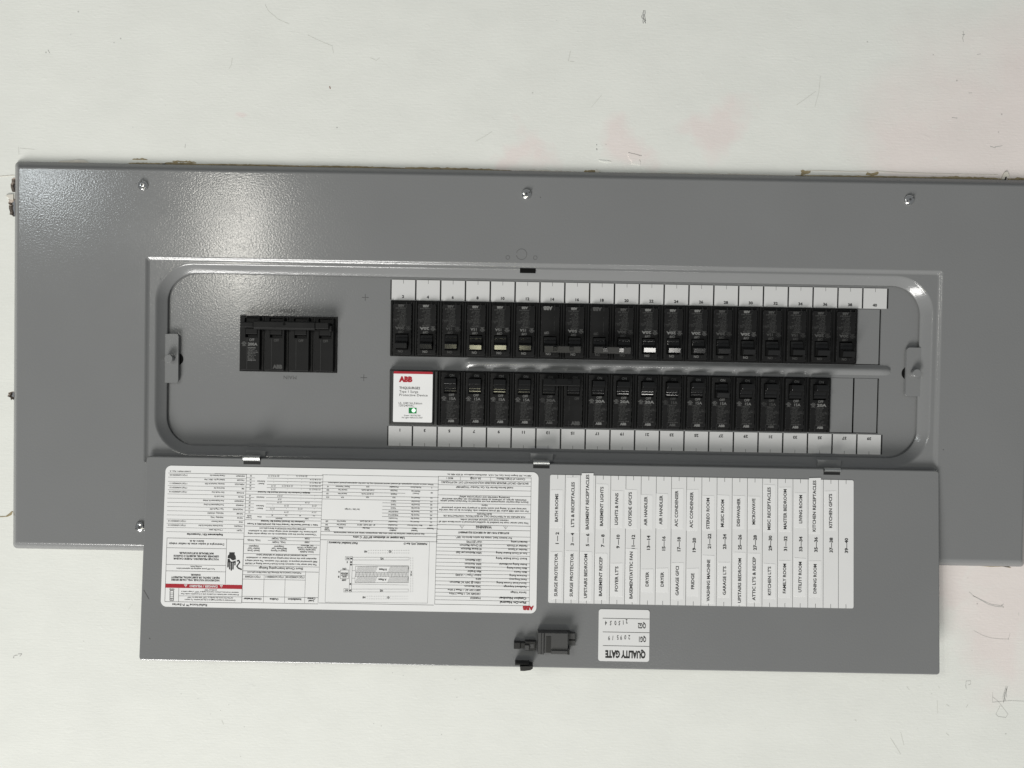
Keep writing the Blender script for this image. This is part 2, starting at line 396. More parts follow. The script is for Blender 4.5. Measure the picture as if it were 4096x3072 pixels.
# loosened paint at the left edge between the two holes, and below the panel on the right
chip([(25, 784), (36, 779), (56, 778), (56, 800), (42, 799), (36, 791)], 'flake', 0.0012, 'lifted_paint')
chip([(36, 800), (42, 792), (56, 792), (56, 806), (46, 812)], 'raw', 0.0008)
chip([(0, 704.5), (40, 701), (57, 700), (57, 703), (40, 704), (0, 707)], 'flake', 0.0003, 'lifted_paint')
chip([(0, 2065), (22, 2065), (36, 2055), (48, 2044), (52, 2046), (46, 2060), (30, 2067), (0, 2069)], 'tan')
chip([(3890, 2261), (4000, 2264), (4033, 2264), (4044, 2272), (4036, 2266), (3960, 2267)], 'tan', 0.0003)
chip([(2512, 612), (2540, 618), (2566, 625), (2556, 640), (2562, 648), (2560, 660), (2526, 655), (2528, 645), (2515, 632)], 'wall', 0.0005, 'lifted_paint')
chip([(2395, 640), (2430, 643), (2445, 647), (2425, 650), (2400, 645)], 'wall', 0.0004, 'lifted_paint')

def mark(strokes, mname, wd=2.0, name='pencil_mark'):
    mb = MB(); mb.recalc = False
    for st in strokes:
        q = [WP.p(u, v) for u, v in st]
        for a, b in zip(q, q[1:]): mb.line(a, b, wd*0.72*PX, 0.00012)
    return obj(name, mb, mname, wall)
K = (2400, 0, 5.53)
z = lambda c, pts: [(c[0]+x/c[2], c[1]+y/c[2]) for x, y in pts]
mark([z(K, [(968, 228), (948, 305), (965, 325), (955, 420), (950, 470), (958, 520)]), z(K, [(993, 225), (997, 300), (985, 330), (995, 400), (1008, 455), (985, 470), (1012, 515)]),
      z(K, [(942, 325), (922, 360), (935, 415)]), z(K, [(965, 410), (990, 450), (1000, 480)])], 'pen', 2.6, 'pen_scribble')
S = (3400, 2350, 2.2974)
mark([z(S, [(1095, 40), (1130, 75), (1200, 115), (1270, 155), (1330, 172), (1412, 180)]), z(S, [(1130, 75), (1240, 130), (1300, 155), (1390, 168), (1410, 150)]), z(S, [(1390, 160), (1414, 184)])], 'pencil', 2.2)
mark([z(S, [(1135, 395), (1220, 440), (1300, 465), (1380, 472), (1455, 475), (1470, 420)]), z(S, [(1450, 465), (1460, 480)])], 'pencil', 1.4)
mark([z(S, [(1062, 925), (1066, 860), (1110, 858), (1106, 890), (1085, 895)]), z(S, [(1062, 890), (1070, 930)])], 'pencil', 2.0)
mark([z(S, [(1435, 905), (1405, 1000), (1410, 1060)]), z(S, [(1450, 905), (1415, 1000), (1430, 1040)]), z(S, [(1442, 920), (1425, 1000), (1412, 1050)]), z(S, [(1430, 930), (1440, 1010)]), z(S, [(1420, 960), (1422, 1045)])], 'pencil', 3.0, 'pencil_shading')
mark([z(S, [(1310, 965), (1308, 1055), (1400, 1045), (1480, 1040), (1599, 1045)]), z(S, [(1310, 1005), (1360, 1045), (1452, 1165), (1430, 1195), (1360, 1185), (1340, 1165), (1380, 1085)])], 'pencil', 1.7)
T = (0, 0, 1.08)
mark([z(T, [(1145, 20), (1160, 48), (1200, 82), (1250, 105)])], 'faint', 1.8); mark([z(T, [(1330, 152), (1385, 178), (1438, 200)]), z(T, [(1436, 205), (1440, 228)])], 'faint', 2.0)
mark([z(T, [(1003, 250), (1000, 278), (988, 300)])], 'faint', 2.0); mark([z(T, [(801, 622), (799, 640)])], 'pencil', 2.2)
mark([z(T, [(207, 215), (215, 230)])], 'pencil', 3); mark([z(T, [(80, 635), (82, 668)]), z(T, [(85, 640), (148, 646)])], 'faint', 2)
mark([z(T, [(2053, 612), (2100, 585), (2126, 568)])], 'faint', 2); mark([z(T, [(1600, 250), (1625, 262), (1640, 250)])], 'faint', 2)
mark([z(T, [(1424, 373), (1427, 384)])], 'rust', 5, 'rust_speck'); mark([z(T, [(1455, 549), (1457, 553)])], 'pen', 3, 'dark_speck')
Q = (2048, 0, 1.08)
mark([z(Q, [(1948, 135), (1952, 150), (1946, 165), (1950, 180)]), z(Q, [(1944, 150), (1956, 150)])], 'pencil', 3)
mark([z(Q, [(2008, 236), (2026, 233)])], 'pencil', 2); mark([z(Q, [(1972, 402), (1988, 402)])], 'pencil', 2); mark([z(Q, [(2085, 635), (2118, 630)]), z(Q, [(2065, 632), (2090, 640)])], 'pencil', 3)
mark([z(Q, [(1900, 508), (1924, 511)])], 'pencil', 3); mark([z(Q, [(1228, 455), (1270, 425), (1312, 395)])], 'faint', 2.2); mark([z(Q, [(1332, 330), (1325, 400), (1308, 462)])], 'faint', 2.4)
mark([z(Q, [(366, 623), (366, 628)]), z(Q, [(366, 641), (367, 649)])], 'pen', 3, 'dark_speck'); mark([z(Q, [(344, 462), (388, 410)])], 'faint', 1.8)
mark([z(Q, [(252, 222), (243, 265)]), z(Q, [(250, 265), (268, 268)])], 'faint', 3)
V = (0, 2300, 2.149)
mark([z(V, [(115, 700), (135, 690), (150, 690)]), z(V, [(112, 710), (122, 712)]), z(V, [(155, 678), (188, 678), (170, 700)])], 'pencil', 4)
mark([z(V, [(1100, 300), (1140, 250)])], 'faint', 1.6); mark([z(V, [(1905, 1248), (1922, 1285)])], 'faint', 2)
for q in ((1895, 1162), (1808, 1193), (1555, 1020), (1700, 1062), (2098, 1303), (1965, 1113), (718, 566), (2065, 1557)): mark([z(V, [q, (q[0]+3, q[1]+4)])], 'pencil', 3, 'dark_speck')
for q in ((1050, 165), (1127, 186), (965, 558), (1523, 347), (1410, 621), (335, 109), (909, 541), (1510, 215)): mark([z((1000, 2600, 1.843), [q, (q[0]+4, q[1]+4)])], 'pencil', 3, 'dark_speck')
for q in ((520, 910, 545, 940), (300, 855, 304, 864), (885, 1075, 912, 1092), (885, 1340, 910, 1362), (1065, 1105, 1085, 1075), (800, 1040, 806, 1160), (45, 1212, 58, 1230), (1548, 232, 1550, 258), (815, 905, 818, 930), (465, 1330, 495, 1450), (370, 1380, 465, 1530)):
    mark([z(S, [q[:2], q[2:]])], 'faint', 2.6, 'scuff')

# ------------------------------------------------------------------ the load-center panel
panel = thing('electrical_panel', 'long grey steel breaker panel set sideways in the wall, its door hanging open', 'breaker panel', (0, 0, 0))
PXL, PXR, PYT, PYB = -0.5087, 0.5288, 0.2022, -0.1924
EXL, EXR, EYT, EYB = -0.3722, 0.4330, 0.1074, -0.1010
RXL, RXR, RYT, RYB = -0.3547, 0.4173, 0.0932, -0.0838
DF = -0.014
def inset(b, d): return (b[0]+d, b[1]-d, b[2]+d, b[3]-d)
pb = (PXL, PXR, PYB, PYT); eb_ = (EXL, EXR, EYB, EYT); rb = (RXL, RXR, RYB, RYT)
cv = MB(); N_ = 12
lp = [rr(*pb, 0.0045, WZ+0.0001, N_), rr(*pb, 0.0045, -0.0062, N_), rr(*inset(pb, 0.0006), 0.0042, -0.0054, N_),
      rr(*inset(pb, 0.0062), 0.002, -0.0007, N_), rr(*inset(pb, 0.0072), 0.0018, -0.0002, N_), rr(*inset(pb, 0.0085), 0.0015, 0.0, N_),
      rr(*inset(eb_, -0.0008), 0.0038, 0.0, N_), rr(*eb_, 0.003, -0.0002, N_), rr(*inset(eb_, 0.001), 0.0028, -0.0011, N_), rr(*inset(eb_, 0.0026), 0.0025, -0.0026, N_), rr(*inset(eb_, 0.0036), 0.0025, -0.0028, N_),
      rr(*inset(rb, -0.0092), 0.0385, -0.0028, N_), rr(*inset(rb, -0.0080), 0.0375, -0.0033, N_), rr(*inset(rb, -0.0070), 0.0365, -0.0046, N_),
      rr(*inset(rb, -0.0016), 0.0310, -0.0098, N_), rr(*inset(rb, -0.0004), 0.0300, -0.0106, N_), rr(*rb, 0.0295, -0.0110, N_), rr(*rb, 0.0295, -0.0122, N_)]
cv.loops(lp, smooth=True)
nl = len(lp[0])
for ring in (5, 10): cv.smooth -= set(range(ring*nl, (ring+1)*nl))
cover = obj('cover', cv, 'paint', panel)

# dead front with openings
OT = (-0.1262, 0.3790, 0.0118, 0.0692); OB = (-0.1262, 0.3787, -0.0589, -0.0020); OM = (-0.2812, -0.1806, -0.0066, 0.0510)
PITCH_T = (OT[1]-OT[0])/20; PITCH_B = (OB[1]-OB[0])/20
dfm = MB(); plate(dfm, RXL-0.02, RXR+0.01, RYB-0.012, RYT+0.01, [OT, OB, OM], DF-0.0015, DF)
dead = obj('dead_front', dfm, 'paint', panel)
bx = MB()
for b_ in (OT, OB, OM): bx.box(b_[0]-.004, b_[1]+.004, b_[2]-.004, b_[3]+.004, DF-0.012, DF-0.010)
obj('dark_interior', bx, 'dark', panel)
# pressed rib between the two rows
rib = MB(); P = Plane((0, 0, DF))
x0, x1 = P.p(1858, 1470)[0], P.p(3562, 1478)[0]; yc = P.p(2700, 1467)[1]; hw = 0.0052
secs = []
for t in (0.0, 0.004, 0.012, 0.03, 0.5, 0.97, 0.99, 1.0):
    k = min(1, min(t, 1-t)/0.012)**0.5 if t not in (0, 1) else 0
    secs.append([(x0+(x1-x0)*t, yc+hw*a*(0.6+0.4*k), DF+0.0001+0.0029*k*h_) for a, h_ in ((1, 0), (0.75, .25), (0.35, .82), (0, 1), (-0.35, .82), (-0.75, .25), (-1, 0))])
n7 = 7
rib.add([p for s_ in secs for p in s_], [(k*n7+i, k*n7+i+1, (k+1)*n7+i+1, (k+1)*n7+i) for k in range(len(secs)-1) for i in range(n7-1)], True)
obj('pressed_rib', rib, 'paint', panel)
# pressed crosses and stamped words
for u, v in ((1461, 1190), (1455, 1511)):
    st = MB(); st.recalc = False
    x, y = P.p(u, v); st.line((x-.0034, y), (x+.0034, y), .0005, DF+.0001); st.line((x, y-.0034), (x, y+.0034), .0005, DF+.00013)
    obj('stamped_cross', st, 'stamp', panel, True)
for u, v, cap, rot, wd in ((1150, 1243, 0.0040, 0, 0.0155), (1160, 1510, 0.0036, 180, 0.0140)):
    st = MB(); st.recalc = False; x, y = P.p(u, v); text(st, 'MAIN', x, y, cap, rot=rot, width=wd, z=DF+.0001)
    obj('stamped_word', st, 'stamp', panel, True)
# filler plates over the unused spaces
def filler(c, bounds, pitch, left_gap=0.0002):
    xa = bounds[0]+c*pitch; mb = MB(); mb.box(xa+left_gap, xa+pitch-0.0016, bounds[2]+0.0007, bounds[3]-0.0002, DF-0.0012, DF+0.0001, 0.0002)
    o = obj('filler_plate', mb, 'paint', panel)
filler(19, OT, PITCH_T); filler(18, OB, PITCH_B); filler(19, OB, PITCH_B)

# tabs with pins either side
def tab(xa, xb, ya, yb, px, py, side):
    mb = MB(); r = 0.003
    rrect(mb, min(xa, xb), max(xa, xb), ya, yb, r, -0.0125, -0.0098)
    t = obj('bracket_tab', mb, 'paint', panel)
    c = MB(); c.cyl(px, py, 0.0041, -0.0098, -0.0040, 28, 0.0003); obj('pin', c, 'paint', t)
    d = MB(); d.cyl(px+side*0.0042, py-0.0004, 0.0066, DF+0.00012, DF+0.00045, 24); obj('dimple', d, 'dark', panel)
TP = Plane((0, 0, -0.0098)); CP = Plane((0, 0, -0.004))
def tabpx(u0, u1, v0, v1, pu, pv, side):
    a = TP.p(u0, v0); b = TP.p(u1, v1); c = CP.p(pu, pv); tab(a[0], b[0], min(a[1], b[1]), max(a[1], b[1]), c[0], c[1], side)
tabpx(652, 712, 1335, 1532, 673.5, 1434, 1); tabpx(3628, 3690, 1390, 1586, 3669, 1492.5, -1)

FP = Plane((0, 0, 0)); EP = Plane((0, 0, -0.0028))
# latch slot, knockouts
a = EP.p(2080, 1072); b = EP.p(2142.5, 1093)
sl = MB(); sl.box(a[0], b[0], b[1], a[1], -0.0030, -0.0027); obj('latch_slot', sl, 'dark', panel)
def knock(u, v, rpx, mname='stamp'):
    mb = MB(); mb.recalc = False; x, y = FP.p(u, v); r = rpx*PX; n = 28
    pts = [(x+r*math.cos(2*math.pi*i/n), y+r*math.sin(2*math.pi*i/n)) for i in range(n)]
    for i in range(n):
        if i in (13, 14) and rpx > 12: continue
        mb.line(pts[i], pts[(i+1) % n], 0.0003, 0.00012)
    obj('knockout', mb, mname, panel, True)
knock(2086, 1017, 21); knock(2031, 1030, 7.5); knock(2141, 1031, 7.5)

# number cards along both rows
def strip(u0, v0, u1, v1, nums, flip):
    a = P.p(u0, v0); b = P.p(u1, v1); xa, xb = a[0], b[0]; yb_, yt = min(a[1], b[1]), max(a[1], b[1]); step = (xb-xa-0.0012)/20
    bk = MB(); bk.box(xa-0.0004, xb, yb_+0.0002, yt-0.0002, DF-0.0001, DF+0.0002)
    obj('number_strip', bk, 'rail', panel)
    for i, n in enumerate(nums):
        mb = MB(); cx0 = xa+0.0010+i*step; cx1 = cx0+step-0.0016
        mb.box(cx0, cx1, yb_, yt, DF+0.0001, DF+0.0006)
        c = obj('number_card', mb, 'strip', panel)
        t = MB(); t.recalc = False; mid = (cx0+cx1)/2
        if flip:
            text(t, str(n), mid-0.0002, yt-0.0042, 0.0027, rot=180, bold=0.04, xs=1.1, z=DF+0.0007)
            t.line((mid, yb_), (mid, yb_+0.0033), 0.0003, DF+0.0007)
        else:
            text(t, str(n), mid-0.0002, yb_+0.0034, 0.0027, bold=0.04, xs=1.1, z=DF+0.0007)
            t.line((mid, yt-0.0038), (mid, yt), 0.0003, DF+0.0007)
        obj('numeral', t, 'ink', c, True)
strip(1564, 1118.5, 3552, 1235.5, range(2, 41, 2), False)
strip(1551, 1703, 3527.5, 1818.5, range(1, 40, 2), True)

# screws
def screw(u, v, ang, i):
    mb = MB(); r = 0.0051; n = 28; x, y = FP.p(u, v)
    rings = [[(x+rr_*r*math.cos(2*math.pi*k/n), y+rr_*r*math.sin(2*math.pi*k/n), zz) for k in range(n)] for rr_, zz in ((1, 0), (1, .0008), (.93, .0016), (.75, .0023), (.45, .0028), (.2, .0029))]
    mb.loops(rings, True, smooth=True); s_ = obj('screw', mb, 'screw', panel)
    g = MB(); ca, sa = math.cos(ang), math.sin(ang)
    for (la, wd) in ((0.88*r, 0.0011),):
        for sg in (-1, 1):
            q = [(-la, -wd/2), (-.15*r, -wd/2), (-.15*r, wd/2), (-la, wd/2)]
            g.poly([(x+sg*(px*ca-py*sa), y+sg*(px*sa+py*ca)) for px, py in q], 0.0020, 0.0027)
    g.cyl(x, y, 0.0013, 0.002, 0.00305, 6); obj('drive_recess', g, 'latch', s_)
screw(573, 743, 1.9, 0); screw(2105.5, 777, 0.45, 1); screw(3635.5, 800, 0.5, 2); screw(562, 2107, 0.4, 3)

# hinge pockets pressed in the band under the opening
for u0, u1, v0, v1 in ((985, 1062, 1801, 1836), (2122, 2211, 1812, 1850), (3270, 3363, 1838, 1880)):
    a = EP.p(u0, v0); b = EP.p(u1, v1); mb = MB(); mb.box(a[0], b[0], b[1]-0.004, a[1], -0.0032, -0.0024, 0.0003); obj('hinge_pocket', mb, 'paint', panel)

for u, v, zz in ((643, 1116, -0.0028), (1210, 1088, -0.004), (3773, 1799, 0.0), (545, 735, 0.0), (2162, 789, 0.0)):
    x, y = Plane((0, 0, zz)).p(u, v); mb = MB(); mb.cyl(x, y, 0.0004, zz, zz+0.0001, 7); obj('paint_speck', mb, 'latch_dark', panel)

# ------------------------------------------------------------------ the door, hanging open and tilted out
HY = FP.p(2100, 1851)[1]; TH = rad(3.3)
DP = Plane((0, HY, 0.0032), TH)
door = bpy.data.objects.new('door', None); door.empty_display_size = 0.02; sc.collection.objects.link(door); door.parent = panel
door.matrix_parent_inverse = Matrix.Identity(4)
door.location = DP.o; door.rotation_euler = (-TH, 0, 0)
tl = DP.p(584, 1824); tr = DP.p(3755, 1882); bl = DP.p(556, 2641.5); br = DP.p(3763, 2700.5)
DX0, DX1 = (tl[0]+bl[0])/2, (tr[0]+br[0])/2; DY1 = (tl[1]+tr[1])/2; DY0 = (bl[1]+br[1])/2
dm = MB(); bd = (DX0, DX1, DY0, DY1)
def notch_loop(b, r, z_): return rr(*b, r, z_, 6)
dm.loops([notch_loop(inset(bd, 0.0004), 0.0030, -0.0022), notch_loop(bd, 0.0032, -0.0016), notch_loop(bd, 0.0032, -0.0010), notch_loop(inset(bd, 0.0005), 0.0030, -0.0003), notch_loop(inset(bd, 0.0012), 0.0025, 0.0)], True, True)
obj('door_skin', dm, 'paint', door)
# hinge clips: bent plated steel showing through a slot of the door
for u0, u1, v0, v1 in ((975, 1042, 1823, 1858), (2133, 2198, 1841, 1874), (3294, 3360, 1873, 1900)):
    a = DP.p(u0, v0); b = DP.p(u1, v1); mb = MB(); h_ = a[1]-b[1]
    sk = MB(); sk.box(a[0], b[0], b[1], a[1]-h_*0.10, -0.0002, 0.00012); s_ = obj('hinge_slot', sk, 'latch_dark', door)
    prof = []
    for k in range(25):
        t = k/24; prof.append((a[1]+0.0006-t*h_*0.66, 0.0004+0.0026*math.sin(math.pi*min(1, t*1.02))**0.7))
    prof += [(y_, max(0.0002, z_-0.0007)) for y_, z_ in reversed(prof)]
    mb.extr_x(prof, a[0]+0.0002, b[0]-0.0002); obj('hinge_clip', mb, 'chrome', s_)
# scratches and a dent on the skin
sm = MB(); sm.recalc = False
for p, q in (((575, 2360), (582, 2372)), ((582, 2372), (596, 2397)), ((597, 2552), (601, 2557))):
    sm.line(DP.p(*p), DP.p(*q), 0.0006, 0.0001)
obj('scratch', sm, 'stamp', door, True)

# latch on the door's free edge
KC = (2000, 2400, 3.16)
def kp(x, y): return DP.p(KC[0]+x/KC[2], KC[1]+y/KC[2])
def kbox(mb, x0, x1, y0, y1, z0, z1, c=0.0004):
    a = kp(x0, y0); b = kp(x1, y1); mb.box(a[0], b[0], b[1], a[1], z0, z1, c)
lt = MB(); kbox(lt, 475, 872, 372, 652, 0, 0.004); kbox(lt, 478, 516, 374, 648, 0.0042, 0.0100); kbox(lt, 522, 548, 374, 648, 0.0042, 0.0108)
latch = obj('latch_body', lt, 'latch', door)
lk = MB(); kbox(lk, 556, 850, 372, 640, 0.0040, 0.0105, 0.0007); obj('latch_block', lk, 'latch', latch)
lr = MB(); kbox(lr, 640, 845, 588, 642, 0.0106, 0.0120, 0.0006); obj('latch_ridge', lr, 'latch', latch)
ls = MB(); kbox(ls, 578, 634, 420, 620, 0.0106, 0.0108, 0); obj('latch_groove', ls, 'latch_dark', latch)
ll = MB(); kbox(ll, 850, 945, 400, 480, 0.001, 0.0050); kbox(ll, 850, 948, 492, 562, 0.001, 0.0042); obj('latch_tongue', ll, 'latch', latch)
le = MB(); kbox(le, 848, 870, 375, 400, 0.0035, 0.0090); kbox(le, 848, 870, 568, 655, 0.0035, 0.0095); obj('latch_lug', le, 'latch_dark', latch)
cl = MB(); kbox(cl, 316, 448, 498, 618, 0, 0.0062); kbox(cl, 255, 316, 520, 594, 0, 0.0050); kbox(cl, 176, 255, 512, 594, 0, 0.0066)
clip = obj('latch_clip', cl, 'latch_dark', door)
c2 = MB(); kbox(c2, 312, 366, 540, 604, 0.0063, 0.0078); kbox(c2, 380, 430, 528, 584, 0.0063, 0.0066); obj('clip_face', c2, 'latch', clip)
hk = MB(); kbox(hk, 190, 365, 760, 790, 0.0, 0.0095)
a0 = [kp(*q) for q in ((250, 788), (412, 788), (410, 815), (380, 835), (300, 845), (255, 843))]; hk.poly([(x_, y_) for x_, y_ in reversed(a0)], 0.0, 0.0120)
obj('latch_hook', hk, 'latch_dark', door)

# ------------------------------------------------------------------ labels stuck to the door
def sticker(name, label, cat, quad, r, mname='white', zt=0.00035):
    q = [DP.p(*p) for p in quad]   # tl, tr, br, bl
    x0_ = (q[0][0]+q[3][0])/2; x1_ = (q[1][0]+q[2][0])/2; y1_ = (q[0][1]+q[1][1])/2; y0_ = (q[2][1]+q[3][1])/2-(0.0007 if r > 0.005 else 0)
    c = ((x0_+x1_)/2, (y0_+y1_)/2)
    t = thing(name, label, cat, DP.at(*c), TH)
    mb = MB(); rrect(mb, x0_-c[0], x1_-c[0], y0_-c[1], y1_-c[1], r, 0.00005, zt, 8); obj('sheet', mb, mname, t)
    return t, c, (x0_-c[0], x1_-c[0], y0_-c[1], y1_-c[1])
ZT = 0.00035; ZI = 0.00045
spec, SC, SB = sticker('specification_label', 'large white specification sheet with red danger band, upside down on open door', 'label',
                       [(662, 1866), (2153, 1885), (2147, 2446), (644, 2428)], 0.0060)
cA = (640, 1850, 5.353); cB = (960, 1860, 5.53); cC = (1300, 1870, 5.027); cD = (1720, 1870, 5.027); cE = (640, 2130, 5.028); cF = (960, 2130, 5.028); cG = (1290, 2130, 4.916); cH = (1720, 2130, 4.916)
tx = MB(); tb = MB(); ln = MB(); rd = MB(); wi = MB()
for m_ in (tx, tb, ln, rd, wi): m_.recalc = False
def sp(c, x, y): return DP.p(c[0]+x/c[2], c[1]+y/c[2], SC)
def T_(c, x, y, s, cap=26, wd=None, al='c', bold=False, mb=None, xs=0.95, z_=ZI, sl=0):
    p = sp(c, x, y); text(mb or (tb if bold else tx), s, p[0], p[1], cap/c[2]*PX, 180, al, wd/c[2]*PX if wd else None, 0.040 if bold else 0.022, z_, xs, sl)
def HL(c, x0_, y0_, x1_, wd=1.0):
    a = sp(c, x0_, y0_); b = sp(c, x1_, y0_); ln.line(a, (b[0], a[1]), wd*PX, ZI)
def VL(c, x0_, y0_, x1_, y1_, wd=0.9): ln.line(sp(c, x0_, y0_), sp(c, x1_, y1_), wd*PX, ZI)
# A: accessories table
rows = [('PHDWRKIT', 'P-Series Hardware Kit', '1TQC163000Z0123'), ('THLK2200', 'Subfeed Lug Kit - 200A, 2 Pole', ''), ('PGENLOQ22', 'Generator Interlock kit 225A', '1TQC163000Z0111'),
        ('PBS', 'Bond Screw Kit', '1TQC163000Z0121'), ('PLTCHGR', 'Door Handle Gray', '1TQC163000Z0116'), ('TDL106', 'Door Lock Kit', ''), ('PFAM4020W', 'Front Replacement Kit (White)', ''),
        ('PFAM4020', 'Front Replacement Kit (Gray)', ''), ('THQLSURGE2', 'Type 1 Plug-On SPD', ''), ('THP100E', 'Padlocking - AFCI/GFCI', ''), ('THP100', 'Padlocking - THQL', ''),
        ('PD60', 'Circuit Directory', '1TQC163000Z0115'), ('PTHQLRK2', 'Circuit Breaker Hold-Down Kit End', '1TQC163000Z0114'), ('TQLFP1', '1" Front Filler plates', '')]
T_(cA, 440, 190, '2104371996P11 Rev. A', 27, 450)
for i, (a, b, c) in enumerate(rows):
    y = 292+i*89.5; k = i/13
    T_(cA, 1818-53*k, y, a, 28, al='s', xs=.88); T_(cA, 1395-47*k, y-9, b, 28, al='s', xs=.86)
    if c: T_(cA, 600-40*k, y-19, c, 28, 388, 's')
for i in range(15): HL(cA, 180-3.1*i, 225+i*89.6, 1852-4*i, 1.1 if i == 0 else 0.8)
VL(cA, 1855, 245, 1800, 1610, 1.1)
T_(cE, 905, 42, 'Replacement Kit / Accessories', 38, 720, bold=True)
# B: conductor tables
for (x, y, s) in ((245, 240, '30'), (750, 245, '(2) 10 & (1) 12'), (1060, 243, '-'), (1370, 250, '(2) 10 & (1) 12'), (1675, 250, '-'), (240, 318, '30'), (750, 318, '-'), (1060, 320, '-'), (1366, 323, '-'), (1670, 325, '(1) 12 & (1) 14'),
                  (238, 388, '30'), (748, 388, '-'), (1056, 390, '-'), (1364, 393, '-'), (1667, 398, '(2) 10 & (1) 14'), (235, 460, '30'), (743, 465, '(1) 12'), (1052, 467, '(1) 10 & (1) 14'), (1362, 467, '-'), (1665, 473, '(1) 10 & (1) 14'),
                  (233, 530, '30'), (738, 540, '(1) 12'), (1048, 537, '-'), (1358, 540, '-'), (1660, 545, '(1) 10 & (1) 12'), (470, 415, 'Slotted /'), (470, 362, 'Robertson'), (222, 680, '45'), (452, 715, 'Robertson'), (885, 688, '(1) 6-4'),
                  (1352, 687, '-'), (1655, 690, '-'), (222, 752, '40'), (880, 760, '(1) 8'), (1350, 760, '-'), (1653, 760, '-'), (218, 822, '20'), (877, 830, '(1) 10'), (1492, 835, '(1) 10'), (215, 895, '20'), (445, 905, 'Robertson'), (728, 897, '-'), (1030, 903, '(1) 12'),
                  (1338, 902, '-'), (1645, 908, '(1) 12'), (212, 967, '15'), (440, 962, 'Slotted /'), (722, 970, '(1) 12'), (1030, 967, '-'), (1335, 975, '(1) 12'), (1643, 973, '-'), (210, 1040, '15'), (720, 1043, '-'), (1027, 1047, '(1) 14'), (1335, 1047, '-'), (1640, 1050, '(1) 14'),
                  (208, 1125, 'LB-IN'), (203, 1170, 'Torque'), (433, 1148, 'Drive'), (718, 1115, 'Al'), (1025, 1117, 'Cu'), (1333, 1120, 'Al'), (1637, 1122, 'Cu'), (865, 1185, 'Stranded'), (1477, 1190, 'Solid')):
    T_(cB, x, y, s, 29)
T_(cB, 975, 608, 'Multiple Conductor for Ground/ Neutral Bar Terminal', 30, 1150, bold=True)
T_(cB, 950, 1250, 'Conductor for Ground/ Neutral Bar Terminal', 30, 965, bold=True)
T_(cB, 945, 1315, 'Table 1: Ground/ Neutral Bar Terminal Wire Size (AWG/KCMIL) & Torque', 30, 1555, bold=True)
T_(cB, 943, 1408, 'DET008/1SQC930152D0228 at library.abb.com', 32, 1020); T_(cB, 943, 1470, 'performance. For additional series ratings please refer to publication', 32, 1500)
T_(cB, 938, 1530, '*Characters beyond the type designations do not change series rating', 32, 1515)
VL(cB, 148, 200, 90, 1615); VL(cB, 1840, 215, 1780, 1659)
for q in ((-560, 190, 1840, 1.1), (600, 288, 1838), (148, 282, 335), (600, 358, 1835), (148, 353, 335), (597, 430, 1833), (146, 425, 333), (595, 500, 1832), (140, 495, 330), (130, 577, 1830), (130, 643, 1815), (580, 718, 1815), (130, 716, 318), (125, 787, 1812),
          (575, 860, 1808), (122, 857, 315), (572, 932, 1806), (120, 930, 310), (570, 1003, 1803), (118, 1002, 308), (110, 1080, 1800), (568, 1150, 1795), (105, 1210, 1793), (100, 1350, 1790, 1.2), (85, 1580, 1778)): HL(cB, *q)
# C: terminal table
for (x, y, s) in ((60, 383, '40'), (358, 385, 'Slotted / Robertson'), (860, 388, 'N/A'), (1390, 395, 'Pre-installed'), (1828, 400, 'Bonding Screw'), (2148, 405, 'S'), (60, 452, '200'), (357, 452, 'Internal Hex'), (863, 457, '(1) #1-300 Cu/AL'), (1390, 463, 'TNLK250'), (1827, 480, 'Neutral Lug'),
                  (55, 525, '120'), (352, 527, 'Internal Hex'), (858, 533, '(1) #6-2/0 Cu/AL'), (1388, 537, 'TNLK20'), (1827, 525, 'Ground /'), (2147, 510, 'N5'), (55, 597, 'N/A'), (352, 600, 'N/A'), (855, 600, 'N/A'), (1387, 605, 'N/A'), (1825, 610, 'Ground Lug'), (2143, 612, 'G4'),
                  (1380, 677, 'TGK12'), (1822, 682, 'Ground Bar'), (2140, 685, 'G3'), (1378, 745, 'TGK42'), (1820, 750, 'Ground Bar'), (2138, 753, 'G2'), (1376, 815, 'TGK42'), (1817, 818, 'Ground Bar'), (2137, 822, 'G1'), (1375, 885, 'PNEUEXTSH'), (1815, 888, 'Neutral Bar'), (2135, 890, 'N4'),
                  (1373, 955, 'PNEUEXTLG'), (1812, 957, 'Neutral Bar'), (2133, 962, 'N3'), (1370, 1022, 'Pre-installed'), (1810, 1025, 'Neutral Bar'), (2130, 1030, 'N2'), (40, 1080, '200'), (330, 1083, 'Internal Hex'), (833, 1085, '(1) #1-300 Cu/Al'), (1367, 1090, 'Pre-installed'), (1808, 1093, 'Neutral Lug'), (2130, 1098, 'N1'),
                  (35, 1150, '200'), (327, 1153, 'Internal Hex'), (830, 1157, '#1 - 250 Cu,2/0 - 250 Al'), (1365, 1160, 'Pre-installed'), (1805, 1163, 'Main Circuit Breaker'), (2130, 1165, 'A&B'), (548, 840, 'See Table 1 At Right')):
    T_(cC, x, y, s, 27, xs=.9)
for (x, y, s) in ((40, 1217, 'LB-IN'), (45, 1258, 'Torque'), (325, 1215, 'Drive'), (828, 1217, 'Wire Size'), (1363, 1222, 'Cat. Number'), (1363, 1265, 'Installed /'), (1800, 1227, 'Name'), (1800, 1270, 'Terminal'), (2120, 1228, 'Terminal')): T_(cC, x, y, s, 27, bold=True, xs=.9)
T_(cC, 1120, 325, 'When used as service equipment, all unused neutral terminals may be used for equipment ground conductors.', 28, 2120)
T_(cC, 1085, 1325, 'See circuit breaker markings for their wire size, temperature rating, and torque requirements.', 28, 1820)
T_(cC, 1085, 1408, 'Use copper or aluminum 60\u00b0/75\u00b0 C wire', 38, 1030, bold=True)
